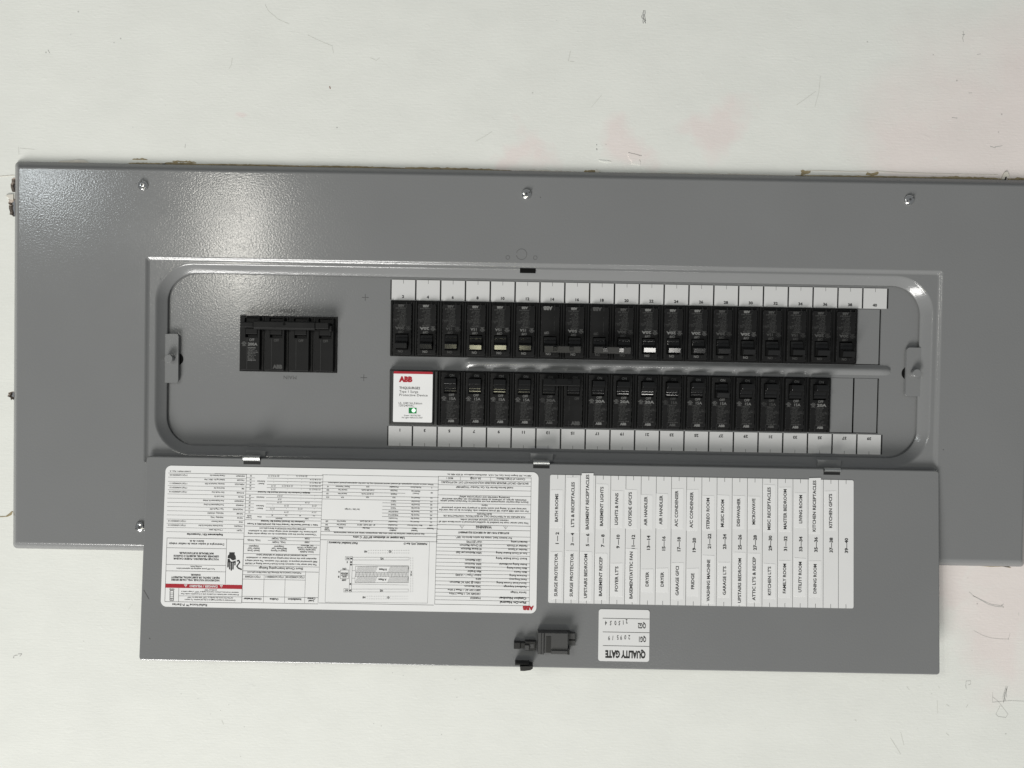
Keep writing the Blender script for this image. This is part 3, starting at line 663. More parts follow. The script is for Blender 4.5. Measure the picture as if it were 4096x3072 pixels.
for q in ((-60, 146, 2290, 1.1), (-60, 288, 2290), (-60, 350, 2290), (-60, 418, 2290), (-60, 488, 1615), (-60, 560, 2290), (-60, 632, 2290), (1155, 710, 2285), (1155, 778, 2283), (1150, 848, 2282), (1148, 915, 2280), (1148, 985, 2280), (-80, 1048, 2278), (-80, 1118, 2276), (-80, 1187, 2275),
          (-80, 1283, 2273), (-85, 1353, 2270, 1.2), (-90, 1452, 2268, 1.2)): HL(cC, *q)
# D: warnings
T_(cD, 1190, 155, 'ABB Inc., 305 Gregson Drive, Cary, NC, U.S.A.  electrification.us.abb.com  \u00a9 2024 ABB, Inc.', 28, 1690)
for (x, y, s, c_, w_) in ((395, 215, 'MOD 1', 34, 140), (915, 222, 'SA. 610@', 36, 215), (1625, 235, 'Country of Origin: Mexico', 34, 575), (1100, 310, 'BACK-FED CIRCUIT BREAKER REQUIRES HOLD-DOWN KIT CAT. NO.PTHQLRK1', 36, 1755), (1098, 402, 'Install Service Barrier Kit, Cat. Number THQMVSBF', 34, 1145),
                         (1092, 600, 'insulating materials and compromise safety.', 32, 1020), (1092, 645, 'chemicals, sprays, or solvents, as these substances can degrade electrical', 32, 1690), (1090, 687, 'Ensure that interior components are not exposed to Petroleum based paints,', 32, 1770),
                         (1093, 765, 'injury.', 32, 130), (1087, 820, 'warranty and UL listing and could result in property loss and/or personnel', 32, 1700), (1083, 868, 'For use with ABB and/or GE circuit breakers only. Failure to do so may void the', 32, 1790), (1093, 937, 'ELECTRICIAN', 32, 295),
                         (1092, 983, 'FOR REPAIRS OR ALTERATIONS CALL AN ELECTRICAL CONTRACTOR OR', 32, 1640), (1093, 1058, 'relevant local and national electrical codes.', 32, 970), (1080, 1105, 'This load center must be installed by qualified personnel in accordance with all', 32, 1800), (1080, 1412, 'For bottom feed, rotate the entire device by 180\u00b0.', 34, 1130)):
    T_(cD, x, y, s, c_, w_)
T_(cD, 1080, 1200, 'WARNING', 45, 315, bold=True); T_(cD, 1078, 1312, 'SUITABLE FOR USE AS SERVICE EQUIPMENT', 33, 1020, bold=True)
for x, y in ((643, 1188), (1520, 1202)):
    for p, q in (((x-45, y-30), (x+45, y-30)), ((x-45, y-30), (x, y+38)), ((x+45, y-30), (x, y+38)), ((x, y-20), (x, y+12))): VL(cD, *p, *q, 1.0)
VL(cD, 170, 175, 135, 1508, 1.1); VL(cD, 2035, 200, 2015, 1508, 1.1); VL(cD, 612, 180, 611, 258); VL(cD, 1220, 185, 1218, 266)
for q in ((170, 178, 2035, 1.1), (168, 256, 2035), (165, 345, 2034), (162, 440, 2032), (160, 550, 2030), (157, 718, 2028), (152, 895, 2026), (150, 1003, 2024), (147, 1147, 2022, 1.3), (143, 1240, 2020, 1.3), (140, 1367, 2018), (137, 1447, 2016)): HL(cD, *q)
# H: ratings
for i, (ya, a, yb_, b) in enumerate(((190, 'Standard Listing', 188, 'UL67 (E21790)'), (268, 'Number of Circuits', 258, '80 Circuits Maximum'), (340, 'Number of Spaces', 328, '40 Spaces Maximum'), (412, 'Sum of Circuit Breaker Rating', 402, '200A Maximum per Stab'),
        (520, 'Branch Circuit Breaker Rating', 548, '125A Maximum'), (630, 'Busbar Rating and Material', 622, '200A Aluminum'), (705, 'Main Device Rating', 695, '200A Maximum'), (780, 'Main Device', 770, 'Main Breaker'), (852, 'Enclosure Rating', 842, 'Indoor (Type 1 - UL50E)'),
        (925, 'Rated Frequency', 915, '60Hz'), (998, 'Short-Circuit Current Rating', 987, '100kA @ 240V AC Maximum'), (1070, 'Panelboard Amperage', 1060, '200A Maximum'), (1183, 'Service Voltage', 1135, '208Y/120V AC, 1 Phase 3 Wire'))):
    T_(cH, 1915-i*1.6, ya, a, 37, al='s', xs=.92); T_(cH, 1022-i*2, yb_, b, 37, al='s', xs=.92)
T_(cH, 997, 1210, '120/240V AC, 1 Phase 3 Wire', 37, al='s', xs=.92); T_(cH, 997, 1290, 'PAM4020', 37, al='s')
T_(cH, 1895, 1295, 'Catalog Number', 42, 530, 's', True); T_(cH, 1893, 1377, 'Plug-On Neutral', 42, 515, 's', True)
VL(cH, 135, -60, 92, 1410, 1.1); VL(cH, 1974, -60, 1950, 1425, 1.1)
for q in ((130, 137, 1968), (128, 212, 1967), (125, 287, 1966), (122, 362, 1965), (122, 437, 1964), (120, 507, 1015), (118, 582, 1962), (116, 657, 1960), (114, 730, 1958), (112, 804, 1957), (110, 878, 1956), (108, 950, 1955), (106, 1027, 1953), (103, 1100, 1952), (103, 1172, 1000), (102, 1248, 1951), (100, 1320, 1950), (92, 1408, 1950, 1.2)): HL(cH, *q)
def logo(mb, p, wd, h, rot=0, bold=0.075, z_=ZI): text(mb, 'ABB', p[0], p[1], h, rot, 'c', wd, bold, z_)
logo(rd, sp(cH, 1928, 1482), 200/4.916*PX, 72/4.916*PX, 180)
# E: danger box
for q in ((140, 108, 1685, 1.3), (135, 305, 1337, 1.1), (128, 642, 1327, 1.1), (122, 770, 1320, 1.1), (380, 1272, 1642, 1.0), (100, 1388, 1645, 1.3)): HL(cE, *q)
VL(cE, 145, 105, 100, 1388, 1.3); VL(cE, 1685, 128, 1645, 1412, 1.3); VL(cE, 1345, 125, 1315, 1037, 1.2); VL(cE, 382, 1118, 375, 1390, 1.1)
a = sp(cE, 112, 1027); b = sp(cE, 1655, 1128); a2 = sp(cE, 112, 1108)
rb_ = MB(); rb_.box(a[0], b[0], a2[1], a[1], ZT, ZI-0.00002); obj('danger_band', rb_, 'red', spec)
for x, y, s, c_, w_, bo in ((740, 232, 'Desenergice el equipo antes de realizar trabajo', 38, 1105, 0), (743, 175, 'dentro de \u00e9l.', 38, 295, 0), (735, 418, 'MATERIALES SUSTANCIALES.', 34, 690, 1), (732, 475, 'LESIONES GRAVES, MUERTE O DA\u00d1OS', 34, 905, 1), (730, 532, 'VOLTAJE PELIGROSO. PUEDE CAUSAR', 34, 905, 1),
        (727, 686, 'working inside.', 25, 235, 0), (722, 728, 'Turn OFF power supplying this equipment before', 25, 770, 0), (720, 853, 'DAMAGE.', 34, 195, 1), (717, 905, 'INJURY, DEATH, OR SUBSTANTIAL PROPERTY', 34, 965, 1), (715, 957, 'HAZARDOUS VOLTAGE. WILL CAUSE SEVERE', 34, 960, 1),
        (1018, 1158, 'ponerla en "ON".', 23, 255, 0), (1008, 1197, 'restaurar el servicio, primero mueva la manija a "OFF" y luego vuelva a', 23, 1145, 0), (1005, 1243, 'El interruptor est\u00e1 botado si la palanca est\u00e1 en la posici\u00f3n media. Para', 23, 1155, 0),
        (1010, 1312, 'service, first move the handle to "OFF" then back to "ON"', 24, 910, 0), (1010, 1357, 'Circuit braker is tripped if toggle is in the mid position. To restore', 24, 1015, 0), (243, 1138, 'TRIPPED', 22, 105, 0), (600, 1454, 'ReliaHome\u2122 P-Series', 44, 700, 0)):
    T_(cE, x, y, s, c_, w_, bold=bool(bo))
T_(cE, 880, 1080, 'DANGER / PELIGRO', 42, 560, bold=True, mb=wi, z_=ZI+0.00004)
for x, y in ((521, 1070), (1238, 1080)):
    wi.poly([sp(cE, *q) for q in ((x, y+32), (x+34, y-28), (x-34, y-28))], ZI+0.00004)
    rd.poly([sp(cE, *q) for q in ((x+4, y+18), (x+4, y-16), (x-4, y-16), (x-4, y+18))], ZI+0.00008)
for p, q in (((205, 1165), (278, 1167)), ((278, 1167), (274, 1368)), ((205, 1165), (203, 1366)), ((203, 1366), (274, 1368))): VL(cE, *p, *q, 2.2)
for y in (1215, 1250, 1283, 1318): HL(cE, 208, y, 274, 1.2)
T_(cE, 238, 1335, 'ON', 26, 45)
hand = MB(); hand.recalc = False; dots = MB(); dots.recalc = False
def blob(c, pts): (dots if c is cG else hand).poly([sp(c, *q) for q in pts], ZI)
blob(cE, [(1395, 398), (1505, 398), (1503, 440), (1525, 480), (1530, 540), (1470, 560), (1440, 545), (1425, 525), (1362, 512), (1368, 465), (1397, 435)])
blob(cE, [(1362, 528), (1405, 530), (1410, 560), (1430, 590), (1425, 600), (1362, 600)]); blob(cE, [(1465, 585), (1525, 565), (1522, 610), (1430, 600)])
for x0_, x1_, y1_ in ((1355, 1383, 705), (1390, 1414, 745), (1422, 1450, 770), (1458, 1484, 748), (1497, 1522, 665)):
    blob(cE, [(x0_+4, 585), (x1_+4, 585), (x1_, y1_-12), ((x0_+x1_)/2, y1_), (x0_, y1_-12)])
for p, q in (((1548, 575), (1590, 560)), ((1585, 555), (1608, 610)), ((1605, 600), (1545, 680)), ((1545, 670), (1580, 720)), ((1575, 715), (1648, 745))): hand.line(sp(cE, *p), sp(cE, *q), 5.2*PX, ZI)
# F: ratings text (the square codes are left blank)
for q in ((85, 80, 1615), (560, 157, 1610), (75, 227, 1605), (70, 420, 1600), (60, 667, 1590), (55, 770, 1588, 1.2), (55, 845, 1318), (50, 935, 1315), (45, 1282, 1570), (40, 1407, 1570, 1.2)): HL(cF, *q)
VL(cF, 85, -20, 40, 1407, 1.1); VL(cF, 1625, -20, 1570, 1420, 1.1); VL(cF, 1322, 780, 1300, 1415); VL(cF, 488, 850, 472, 1405); VL(cF, 912, 855, 897, 1410)
for x, y, s in ((1355, 122, '22000'), (790, 122, 'THHQL, THQMV'), (283, 155, 'THQL, THHQL'), (1352, 197, '10000'), (785, 195, 'THQL, THQMV'), (1352, 262, 'VAC Maximum'), (787, 282, 'Designation'), (278, 275, 'Designation'), (1350, 307, '(AIC) Rating at 120/240'), (785, 325, 'Main/Feeder Type*'),
                (275, 320, 'Breaker Type*'), (1348, 350, 'Interrupting Current'), (782, 370, 'Integral or Remote'), (275, 365, 'Branch Circuit'), (1345, 393, 'System Available')): T_(cF, x, y, s, 31, xs=.9)
for x, y, s, w_ in ((840, 460, 'series connected circuit breaker as tabulated below', 1015), (835, 518, 'dependent upon the lowest interrupting circuit breaker or combination', 1405), (830, 577, 'RMS symmetrical amperes at 120/240 VAC maximum. The actual rating is', 1440), (825, 635, 'This load center has a maximum Short-Circuit-Current Rating of 100,000', 1430)): T_(cF, x, y, s, 31, w_)
T_(cF, 825, 722, 'Short Circuit Interrupting Ratings', 42, 885); T_(cF, 690, 808, 'Publication located at the following URL https://library.abb.com/', 26, 1080)
for x, y, s, w_ in ((260, 888, '1TQC113Z20005', 315), (698, 893, '1TQC163300E0011', 378), (1115, 898, '1TQC163000Z0100', 378)): T_(cF, x, y, s, 36, w_)
for x, y, s, w_ in ((257, 1333, 'Circuit Breaker', 355), (688, 1340, 'Outline', 175), (1100, 1343, 'Installation', 270), (1435, 1375, 'Load', 110), (1437, 1327, 'Center', 160)): T_(cF, x, y, s, 36, w_, bold=True)
# G: wiring diagram
HL(cG, -75, 1385, 2190, 1.2)
for p, q in (((98, 168), (2105, 178)), ((98, 168), (52, 1370)), ((2105, 180), (2065, 1390)), ((52, 1370), (2065, 1388))): VL(cG, *p, *q, 0.7)
T_(cG, 1830, 222, 'PAM4020_WD, Rev D', 36, 460, bold=True, sl=.12); T_(cG, 410, 207, 'Field Installed Accessory', 36, 570, bold=True, sl=.12)
for (x, y, s) in ((1330, 375, 'G2'), (850, 375, 'N5'), (1170, 515, 'N2'), (492, 508, 'N1'), (488, 583, 'S'), (1188, 727, 'B Phase'), (1178, 925, 'A Phase'), (433, 715, 'ON'), (425, 932, 'OFF'), (327, 775, 'A'), (320, 870, 'B'), (468, 1135, 'N7'), (1160, 1143, 'N2'), (1292, 1278, 'G1'), (817, 1275, 'N5'), (1745, 832, 'G'), (1748, 778, '3')): T_(cG, x, y, s, 34, bold=True)
for y, s in ((870, 'MAIN'), (836, 'CIRCUIT'), (802, 'BREAKER')): T_(cG, 432, y, s, 24, bold=True)
def RECT(c, x0_, x1_, y0_, y1_, wd=.8, sk=0):
    VL(c, x0_+sk, y0_, x1_+sk, y0_, wd); VL(c, x0_, y1_, x1_, y1_, wd); VL(c, x0_+sk, y0_, x0_, y1_, wd); VL(c, x1_+sk, y0_, x1_, y1_, wd)
RECT(cG, 352, 512, 737, 908, 1.0, 4); RECT(cG, 524, 568, 472, 1170, 1.0, 24); RECT(cG, 450, 530, 475, 540); RECT(cG, 420, 505, 1102, 1170)
RECT(cG, 594, 1702, 487, 540, .7, 2); RECT(cG, 575, 1688, 1112, 1168, .6, 2)
for q in ((590, 632, 1695, .8), (575, 1012, 1685, .6), (585, 750, 645, .8), (580, 898, 640, .8)): HL(cG, *q)
for x, y in ((568, 512), (565, 583), (563, 632), (550, 1012), (545, 1137)): blob(cG, [(x+18*math.cos(k*.785), y+18*math.sin(k*.785)) for k in range(8)])
for x0_, x1_, y0_, y1_ in ((650, 1700, 665, 785), (640, 1692, 866, 985)):
    RECT(cG, x0_, x1_, y0_, y1_, .8)
    for k in range(66):
        x = x0_+5+k*(x1_-x0_-5)/66
        if abs(x+25-(x0_+x1_)/2-10) < 125: continue
        VL(cG, min(x+50, x1_), y0_, x, y1_, 0.7)
for k in range(39): VL(cG, 650+k*27.2, 790 if k % 2 else 800, 648+k*27.2, 850 if k % 2 else 862, 1.5)
for x in range(900, 1710, 46):
    for y in (350, 402): HL(cG, x, y, x+24, .8)
    for y in (1252, 1304): HL(cG, x-30, y, x-8, .6)
for y in range(490, 1170, 50): VL(cG, 1735, y, 1734, y+26, .8); VL(cG, 1778, y, 1776, y+26, .8)
obj('printed_text', tx, 'line', spec, True); obj('bold_text', tb, 'ink', spec, True); obj('ruled_lines', ln, 'line', spec, True)
obj('red_lettering', rd, 'red', spec, True); obj('hand_symbol', hand, 'ink', spec, True); obj('terminal_dots', dots, 'ink', spec, True); obj('white_lettering', wi, 'whiteink', spec, True)

for o_ in spec.children:
    if o_.name.split('.')[0] in ('printed_text', 'bold_text', 'ruled_lines'): o_['kind'] = 'stuff'

# ---- circuit directory with label-maker tapes
dirl, DC, DB = sticker('directory_label', 'white circuit directory of twenty numbered columns with typed room tapes on open door', 'label',
                       [(2198, 1900.5), (3411, 1919), (3416.5, 2432.5), (2195, 2412)], 0.0018, 'card')
cI = (2170, 1860, 2.765); cJ = (2780, 1860, 2.765)
def dp(c, x, y): return DP.p(c[0]+x/c[2], c[1]+y/c[2], DC)
cw = (DB[1]-DB[0])/20
dl = MB(); dl.recalc = False
for i in range(20):
    xm = DB[0]+(i+.5)*cw
    if i: dl.line((DB[0]+i*cw, DB[2]), (DB[0]+i*cw, DB[3]), 0.00036, ZI)
    dl.line((xm, DB[3]), (xm, DB[3]-0.0040), 0.00036, ZI); dl.line((xm, DB[2]), (xm, DB[2]+0.0040), 0.00036, ZI)
obj('column_lines', dl, 'ink', dirl, True)
nm = MB(); nm.recalc = False
ent = [(cI, 158, 'BATH ROOMS', 318, 630, 275, 693, 153, 'SURGE PROTECTOR', 978, 1452, 958, 1480), (cI, 338, "LT'S & RECEPTACLES", 187, 688, 135, 740, 325, 'SURGE PROTECTOR', 978, 1455, 950, 1485),
       (cI, 500, 'BASEMENT RECEPTACLES', 105, 715, 90, 740, 480, 'UPSTAIRS BEDROOM', 980, 1473, 957, 1500), (cI, 657, 'BASEMENT LIGHTS', 240, 677, 210, 705, 645, 'BASEMENT RECEP', 1015, 1452, 975, 1490),
       (cI, 820, 'LIGHTS & FANS', 310, 663, 283, 690, 820, "FOYER LT'S", 1120, 1400, 1085, 1450), (cI, 970, "OUTSIDE GFCI'S", 298, 677, 272, 703, 982, 'BASEMENT/ATTIC FAN', 955, 1480, 925, 1515),
       (cI, 1142, 'AIR HANDLER', 350, 668, 330, 705, 1157, 'DRYER', 1183, 1345, 1150, 1405), (cI, 1310, 'AIR HANDLER', 338, 657, 315, 700, 1323, 'DRYER', 1185, 1347, 1140, 1405),
       (cI, 1482, 'A/C CONDENSER', 285, 680, 262, 705, 1490, 'GARAGE GFCI', 1115, 1443, 1080, 1480), (cI, 1648, 'A/C CONDENSER', 300, 693, 270, 725, 1660, 'FRIDGE', 1195, 1375, 1142, 1450),
       (cJ, 143, 'STEREO ROOM', 362, 708, 338, 720, 148, 'WASHING MACHINE', 1045, 1505, 998, 1530), (cJ, 303, 'MUSIC ROOM', 380, 688, 333, 705, 325, "GARAGE LT'S", 1120, 1437, 1075, 1465),
       (cJ, 480, 'DISHWASHER', 370, 680, 338, 705, 493, 'UPSTAIRS BEDROOM', 1028, 1525, 965, 1545), (cJ, 648, 'MICROWAVE', 370, 660, 345, 700, 652, "ATTIC LT'S & RECEP", 1018, 1495, 975, 1520),
       (cJ, 818, 'MISC RECEPTACLES', 245, 720, 218, 740, 822, "KITCHEN LT'S", 1122, 1442, 1090, 1475), (cJ, 995, 'MASTER BEDROOM', 265, 712, 245, 735, 988, 'FAMILY ROOM', 1088, 1420, 1055, 1465),
       (cJ, 1167, 'LIVING ROOM', 330, 647, 308, 693, 1160, 'UTILITY ROOM', 1067, 1408, 1028, 1455), (cJ, 1318, 'KITCHEN RECEPTACLES', 170, 738, 143, 760, 1325, 'DINING ROOM', 1093, 1423, 1060, 1460),
       (cJ, 1497, "KITCHEN GFCI'S", 318, 697, 287, 720, None, None, 0, 0, 0, 0), (cJ, 1672, None, 0, 0, 0, 0, None, None, 0, 0, 0, 0)]
rt = random.Random(5)
def tape(c, x, s, y0_, y1_, t0, t1, xm):
    ptop = dp(c, x, t0); pbot = dp(c, x, t1); hw_ = 0.0059; tilt = rt.uniform(-0.008, 0.008)
    xc = 0.65*ptop[0]+0.35*xm; l = (ptop[1]-pbot[1])/2; yc_ = (ptop[1]+pbot[1])/2
    R = lambda px, py: (xc+px-py*tilt, yc_+py+px*tilt)
    mb = MB(); cut = rt.uniform(-0.0003, 0.0003)
    mb.poly([R(-hw_, -l), R(hw_, -l), R(hw_, l+cut), R(-hw_, l-cut)], ZT, ZT+0.00015)
    t = obj('name_tape', mb, 'tape', dirl); t['label'] = 'typed tape reading ' + s
    a = dp(c, x, y0_); b = dp(c, x, y1_)
    lt_ = MB(); lt_.recalc = False
    text(lt_, s, a[0]*1.0, (a[1]+b[1])/2, 0.0030, 90+math.degrees(tilt), 'c', a[1]-b[1], 0.026, ZT+0.00022)
    obj('lettering', lt_, 'ink', t, True)
for i, e in enumerate(ent):
    c = e[0]; xm = DB[0]+(i+.5)*cw
    if e[2]: tape(c, e[1], e[2], e[3], e[4], e[5], e[6], xm)
    if e[8]: tape(c, e[7], e[8], e[9], e[10], e[11], e[12], xm)
    ny = 812+ (3*i if c is cI else 30+1.2*i); a = dp(c, 160, 812+5.4*i if c is cI else 842+2.4*(i-10))
    text(nm, ('%d \u2014 %d' if i < 4 else '%d \u2014%d' if i == 4 else '%d\u2014%d') % (2*i+1, 2*i+2), xm+0.0004, a[1], 0.0031, 90, 'c', (0.0126 if i < 4 else 0.0137 if i == 4 else 0.0150), 0.034, ZI)
obj('circuit_numbers', nm, 'ink', dirl, True)

# ---- quality sticker
qg, QC, QB = sticker('inspection_sticker', 'small white quality inspection sticker with stamped numbers, upside down near door edge', 'sticker',
                     [(2394, 2436.5), (2597.5, 2439.5), (2597.5, 2646.5), (2393.5, 2644)], 0.0026, 'card')
qt = MB(); qt.recalc = False; qs = MB(); qs.recalc = False
def qp(x, y): return DP.p(2000+x/3.16, 2400+y/3.16, QC)
def QT(mb, x, y, s, cap, wd, bold, dr=0):
    p = qp(x, y); text(mb, s, p[0], p[1], cap/3.16*PX, 180+dr, 'c', wd/3.16*PX, bold, ZI)
QT(qt, 1585, 686, 'QUALITY GATE', 82, 500, 0.055); QT(qt, 1797, 497, 'QG1', 62, 98, 0.03); QT(qt, 1793, 325, 'QG2', 62, 100, 0.03)
for y in (229, 402, 575):
    a = qp(1298, y); b = qp(1887, y); qt.line(a, (b[0], a[1]), 0.00045, ZI)
for x, y, s in ((1632, 470, '2'), (1582, 470, '0'), (1530, 475, '9'), (1487, 472, '5'), (1425, 478, '1'), (1377, 480, '9'), (1600, 270, '2'), (1557, 283, '1'), (1507, 290, '5'), (1458, 290, '0'), (1398, 290, '5'), (1338, 290, '4')): QT(qs, x, y, s, 52, 24, 0.015, rt.uniform(-6, 6))
obj('printed_text', qt, 'ink', qg, True); obj('stamped_numbers', qs, 'line', qg, True)

# ------------------------------------------------------------------ circuit breakers
HH = 0.0283; FW = 0.0093; ZB, ZF = 0.0012, 0.0050      # half height, half face width, base and face level above the dead front
WX, WY0, WY1 = 0.0066, 0.0052, 0.0215
def pole_base():
    mb = MB(); hw_ = 0.01245
    mb.box(-hw_, hw_, -HH, HH, -0.010, 0.0008, 0.0003)
    mb.box(-hw_, -hw_+0.0022, -HH+0.0006, HH-0.0006, 0.0008, ZB+0.0014, 0.0004); mb.box(hw_-0.0022, hw_, -HH+0.0006, HH-0.0006, 0.0008, ZB+0.0014, 0.0004)
    return mb
def pole_face():
    mb = MB(); mb.box(-FW, FW, -HH+0.0008, -HH+0.0036, 0.0006, ZF-0.0026, 0.0004); plate(mb, -FW, FW, -HH+0.0036, HH-0.0016, [(-WX, WX, WY0, WY1)], 0.0006, ZF)
    return mb
def pole_edges():
    """painted highlights along the moulding edges and the seam between print area and mark area"""
    mb = MB(); r = random.Random(4); z_ = ZF+0.00003
    for y in [(-HH+0.0014)+k*0.0012 for k in range(44)]:
        if not (WY0-0.001 < y < WY1+0.001) and r.random() < 0.6: mb.box(-0.0042, -0.0040, y, y+0.0011, ZF-0.0004, z_+0.00008)
        if r.random() < 0.45: mb.box(-FW, -FW+0.00018, y, y+0.0011, ZF-0.0004, z_)
        if r.random() < 0.3: mb.box(FW-0.00018, FW, y, y+0.0011, ZF-0.0004, z_)
    for x in [-FW+k*0.0012 for k in range(15)]:
        if r.random() < 0.75: mb.box(x, x+0.0011, -HH+0.0036, -HH+0.0038, ZF-0.0004, z_)
    return mb
def lever(off=False):
    prof = [(6.0, -2), (6.6, 0.4), (7.6, 1.3), (8.2, 1.45), (9.2, 1.5), (9.3, 1.0), (10.0, 1.0), (10.1, 1.6), (10.6, 1.73), (12.6, 1.85), (13.2, 2.8), (15.2, 8.3), (15.7, 8.6), (20.2, 7.3), (20.6, 6.8), (20.3, 2.0), (21.0, -2)]
    if off: prof = [(26.8-a, b) for a, b in prof][::-1]
    mb = MB(); mb.extr_x([(a*MM, ZF+b*MM) for a, b in prof], -0.0061, 0.0061); return mb
def cert(mb, x, y, r, z_):
    n = 18
    pts = [(x+r*math.cos(2*math.pi*i/n), y+r*math.sin(2*math.pi*i/n)) for i in range(n+1)]
    for a, b in zip(pts, pts[1:]): mb.line(a, b, 0.00028, z_)
    text(mb, 'UL', x, y, r*0.95, -25, 'c', r*1.1, 0.02, z_)
    for i, s in enumerate(('LISTED',)): text(mb, s, x, y-r-0.0008-i*0.001, 0.0007, 0, 'c', 2.4*r, 0.01, z_)
    mb.line((x-r*1.7, y), (x-r, y), 0.0003, z_); mb.line((x+r, y), (x+r*1.7, y), 0.0003, z_)
FINE = ['TYPE THQL', 'HACR SWD', '120/240V - CTL', '10KA INT RATING', 'MAX RMS SYM', '14-8 AWG', 'WIRE CU / AL', '60 / 75 C', 'TORQUE', '36 IN - LBS', 'MADE IN DO']
def fine_text(model, date):
    mb = MB(); mb.recalc = False; z_ = ZF+0.00006
    text(mb, model, -0.0034, -0.0030, 0.0012, 0, 's', 0.0080, 0.02, z_)
    for i, s in enumerate(FINE): text(mb, s, -0.0034, -0.0046-i*0.00140, 0.00098, 0, 's', 0.00078*len(s), 0.0, z_)
    text(mb, date, -0.0036, -0.0205, 0.0012, 0, 's', 0.0104, 0.012, z_)
    return mb
def pole_text(amp, model, cx=0.0, date='GG38@ 2A18', full=True, on_x=0.0014):
    mb = MB(); mb.recalc = False; z_ = ZF+0.00006; bold = amp in ('20A', '50A', '30A')
    text(mb, 'ON', cx+on_x, 0.0236, 0.0024, 0, 'c', 0.0052, 0.02, z_)
    if full:
        text(mb, 'OFF', cx+0.0012, 0.0036, 0.0024, 0, 'c', 0.0056, 0.012, z_)
        text(mb, amp, cx+0.0022, -0.0002, 0.0027, 0, 'c', 0.0094 if bold else 0.0070, 0.04 if bold else 0.012, z_)
        logo(mb, (cx+0.0012, -0.0231), 0.0060, 0.0022, 0, 0.06, z_); cert(mb, cx-0.0064, 0.0004, 0.0016, z_)
    else:
        text(mb, 'OFF', cx+0.0036, 0.0020, 0.0026, 0, 'c', 0.0050, 0.0, z_)
        logo(mb, (cx+0.0028, -0.0232), 0.0086, 0.0034, 0, 0.06, z_)
    return mb
ME = {'base': pole_base().mesh('housing'), 'face': pole_face().mesh('face'), 'edge': pole_edges().mesh('edge_highlight'), 'on': lever().mesh('toggle'), 'off': lever(True).mesh('toggle')}
for k_, m_ in (('base', 'base'), ('face', 'plastic'), ('edge', 'edge'), ('on', 'toggle'), ('off', 'toggle')): ME[k_].materials.append(M[m_])
TXT = {}
def get_text(*key, dim=False):
    if (key, dim) not in TXT:
        mb = pole_text(*key); me = mb.mesh('lettering'); me.materials.append(M['print_dim' if dim else 'print']); TXT[(key, dim)] = me
    return TXT[(key, dim)]
def bevel(o, wd=0.0004):
    b = o.modifiers.new('bevel', 'BEVEL'); b.width = wd; b.segments = 2; b.limit_method = 'ANGLE'; b.angle_limit = rad(40); return o
def add_pole(root, dx, tkey, off=False, dim=False, tjit=0.0):
    parts = [obj('housing', ME['base'], None, root), bevel(obj('face', ME['face'], None, root)), obj('edge_highlight', ME['edge'], None, root), bevel(obj('toggle', ME['off' if off else 'on'], None, root), 0.0003),
             obj('lettering', get_text(*tkey, dim=dim), None, root)]
    if tkey[0]:
        fk = ('fine', tkey[1], tkey[3])
        if fk not in TXT: TXT[fk] = fine_text(tkey[1], tkey[3]).mesh('fine_print'); TXT[fk].materials.append(M['print_fine'])
        parts.append(obj('fine_print', TXT[fk], None, root)); parts[-1]['kind'] = 'stuff'
    for p_ in parts: p_.location.x = dx
    parts[3].location.y = tjit; parts[2]['kind'] = 'stuff'; parts[4]['kind'] = 'stuff'
def cell_loc(n):
    if n % 2 == 0: return (OT[0]+(n/2-0.5)*PITCH_T, (OT[2]+OT[3])/2, DF), math.pi
    return (OB[0]+((n-1)/2+0.5)*PITCH_B, (OB[2]+OB[3])/2, DF), 0.0
GR = 'single-pole breakers in the two rows'
W1 = 'zero one two three four five six seven eight nine ten eleven twelve thirteen fourteen fifteen sixteen seventeen eighteen nineteen'.split()
def words(n): return W1[n] if n < 20 else ('twenty', 'thirty', 'forty')[n//10-2] + ('-'+W1[n % 10] if n % 10 else '')
def single(n, amp, off=False, dim=False):
    loc, rz = cell_loc(n)
    side = 'upper' if n % 2 == 0 else 'lower'
    where = 'below' if n % 2 == 0 else 'above'
    lab = 'black single breaker %s the card numbered %s, %s row, marked %s amps' % (where, words(n), side, words(int(amp[:2])))
    if off: lab = 'black single breaker above the card numbered twenty-seven, its toggle alone flipped down'
    t = thing('circuit_breaker', lab, 'circuit breaker', loc, 0, rz, GR)
    add_pole(t, 0, (amp, 'THQL11'+amp[:2], 0.0, 'GG38@ 2A18' if n < 22 else 'GS43@ 2B13'), off, dim, rt.uniform(-0.0004, 0.0004))
def tie_bar(root, zt=0.0083):
    mb = MB(); mb.extr_x([(0.0152, ZF+zt-0.004), (0.0152, ZF+zt+0.0018), (0.0157, ZF+zt+0.0022), (0.0221, ZF+zt+0.0004), (0.0225, ZF+zt), (0.0225, ZF+zt-0.004)], -0.0185, 0.0185); o = bevel(obj('tie_bar', mb, 'bar', root), 0.0003)
    for sx in (-0.0088, 0.0076):
        p_ = MB(); p_.extr_x([(0.0168, ZF+zt), (0.0168, ZF+zt+0.0034), (0.0206, ZF+zt+0.0023), (0.0206, ZF+zt)], sx-0.0021, sx+0.0021); obj('peg', p_, 'toggle', o)
def double(n, amp, dim=False):
    (x, y, z_), rz = cell_loc(n); pt = PITCH_T if n % 2 == 0 else PITCH_B
    where = 'below' if n % 2 == 0 else 'above'
    t = thing('double_pole_breaker', 'black double breaker with tied toggles %s the cards numbered %s and %s' % (where, words(n), words(n+2)), 'circuit breaker', (x+pt/2, y, z_), 0, rz, 'two-pole breakers with tie bars')
    add_pole(t, -pt/2, (amp, 'THQL21'+amp[:2], 0.0, 'GG22@ 1A12'), False, dim); add_pole(t, pt/2, ('', '', 0.0, '', False), False, dim)
    tie_bar(t)
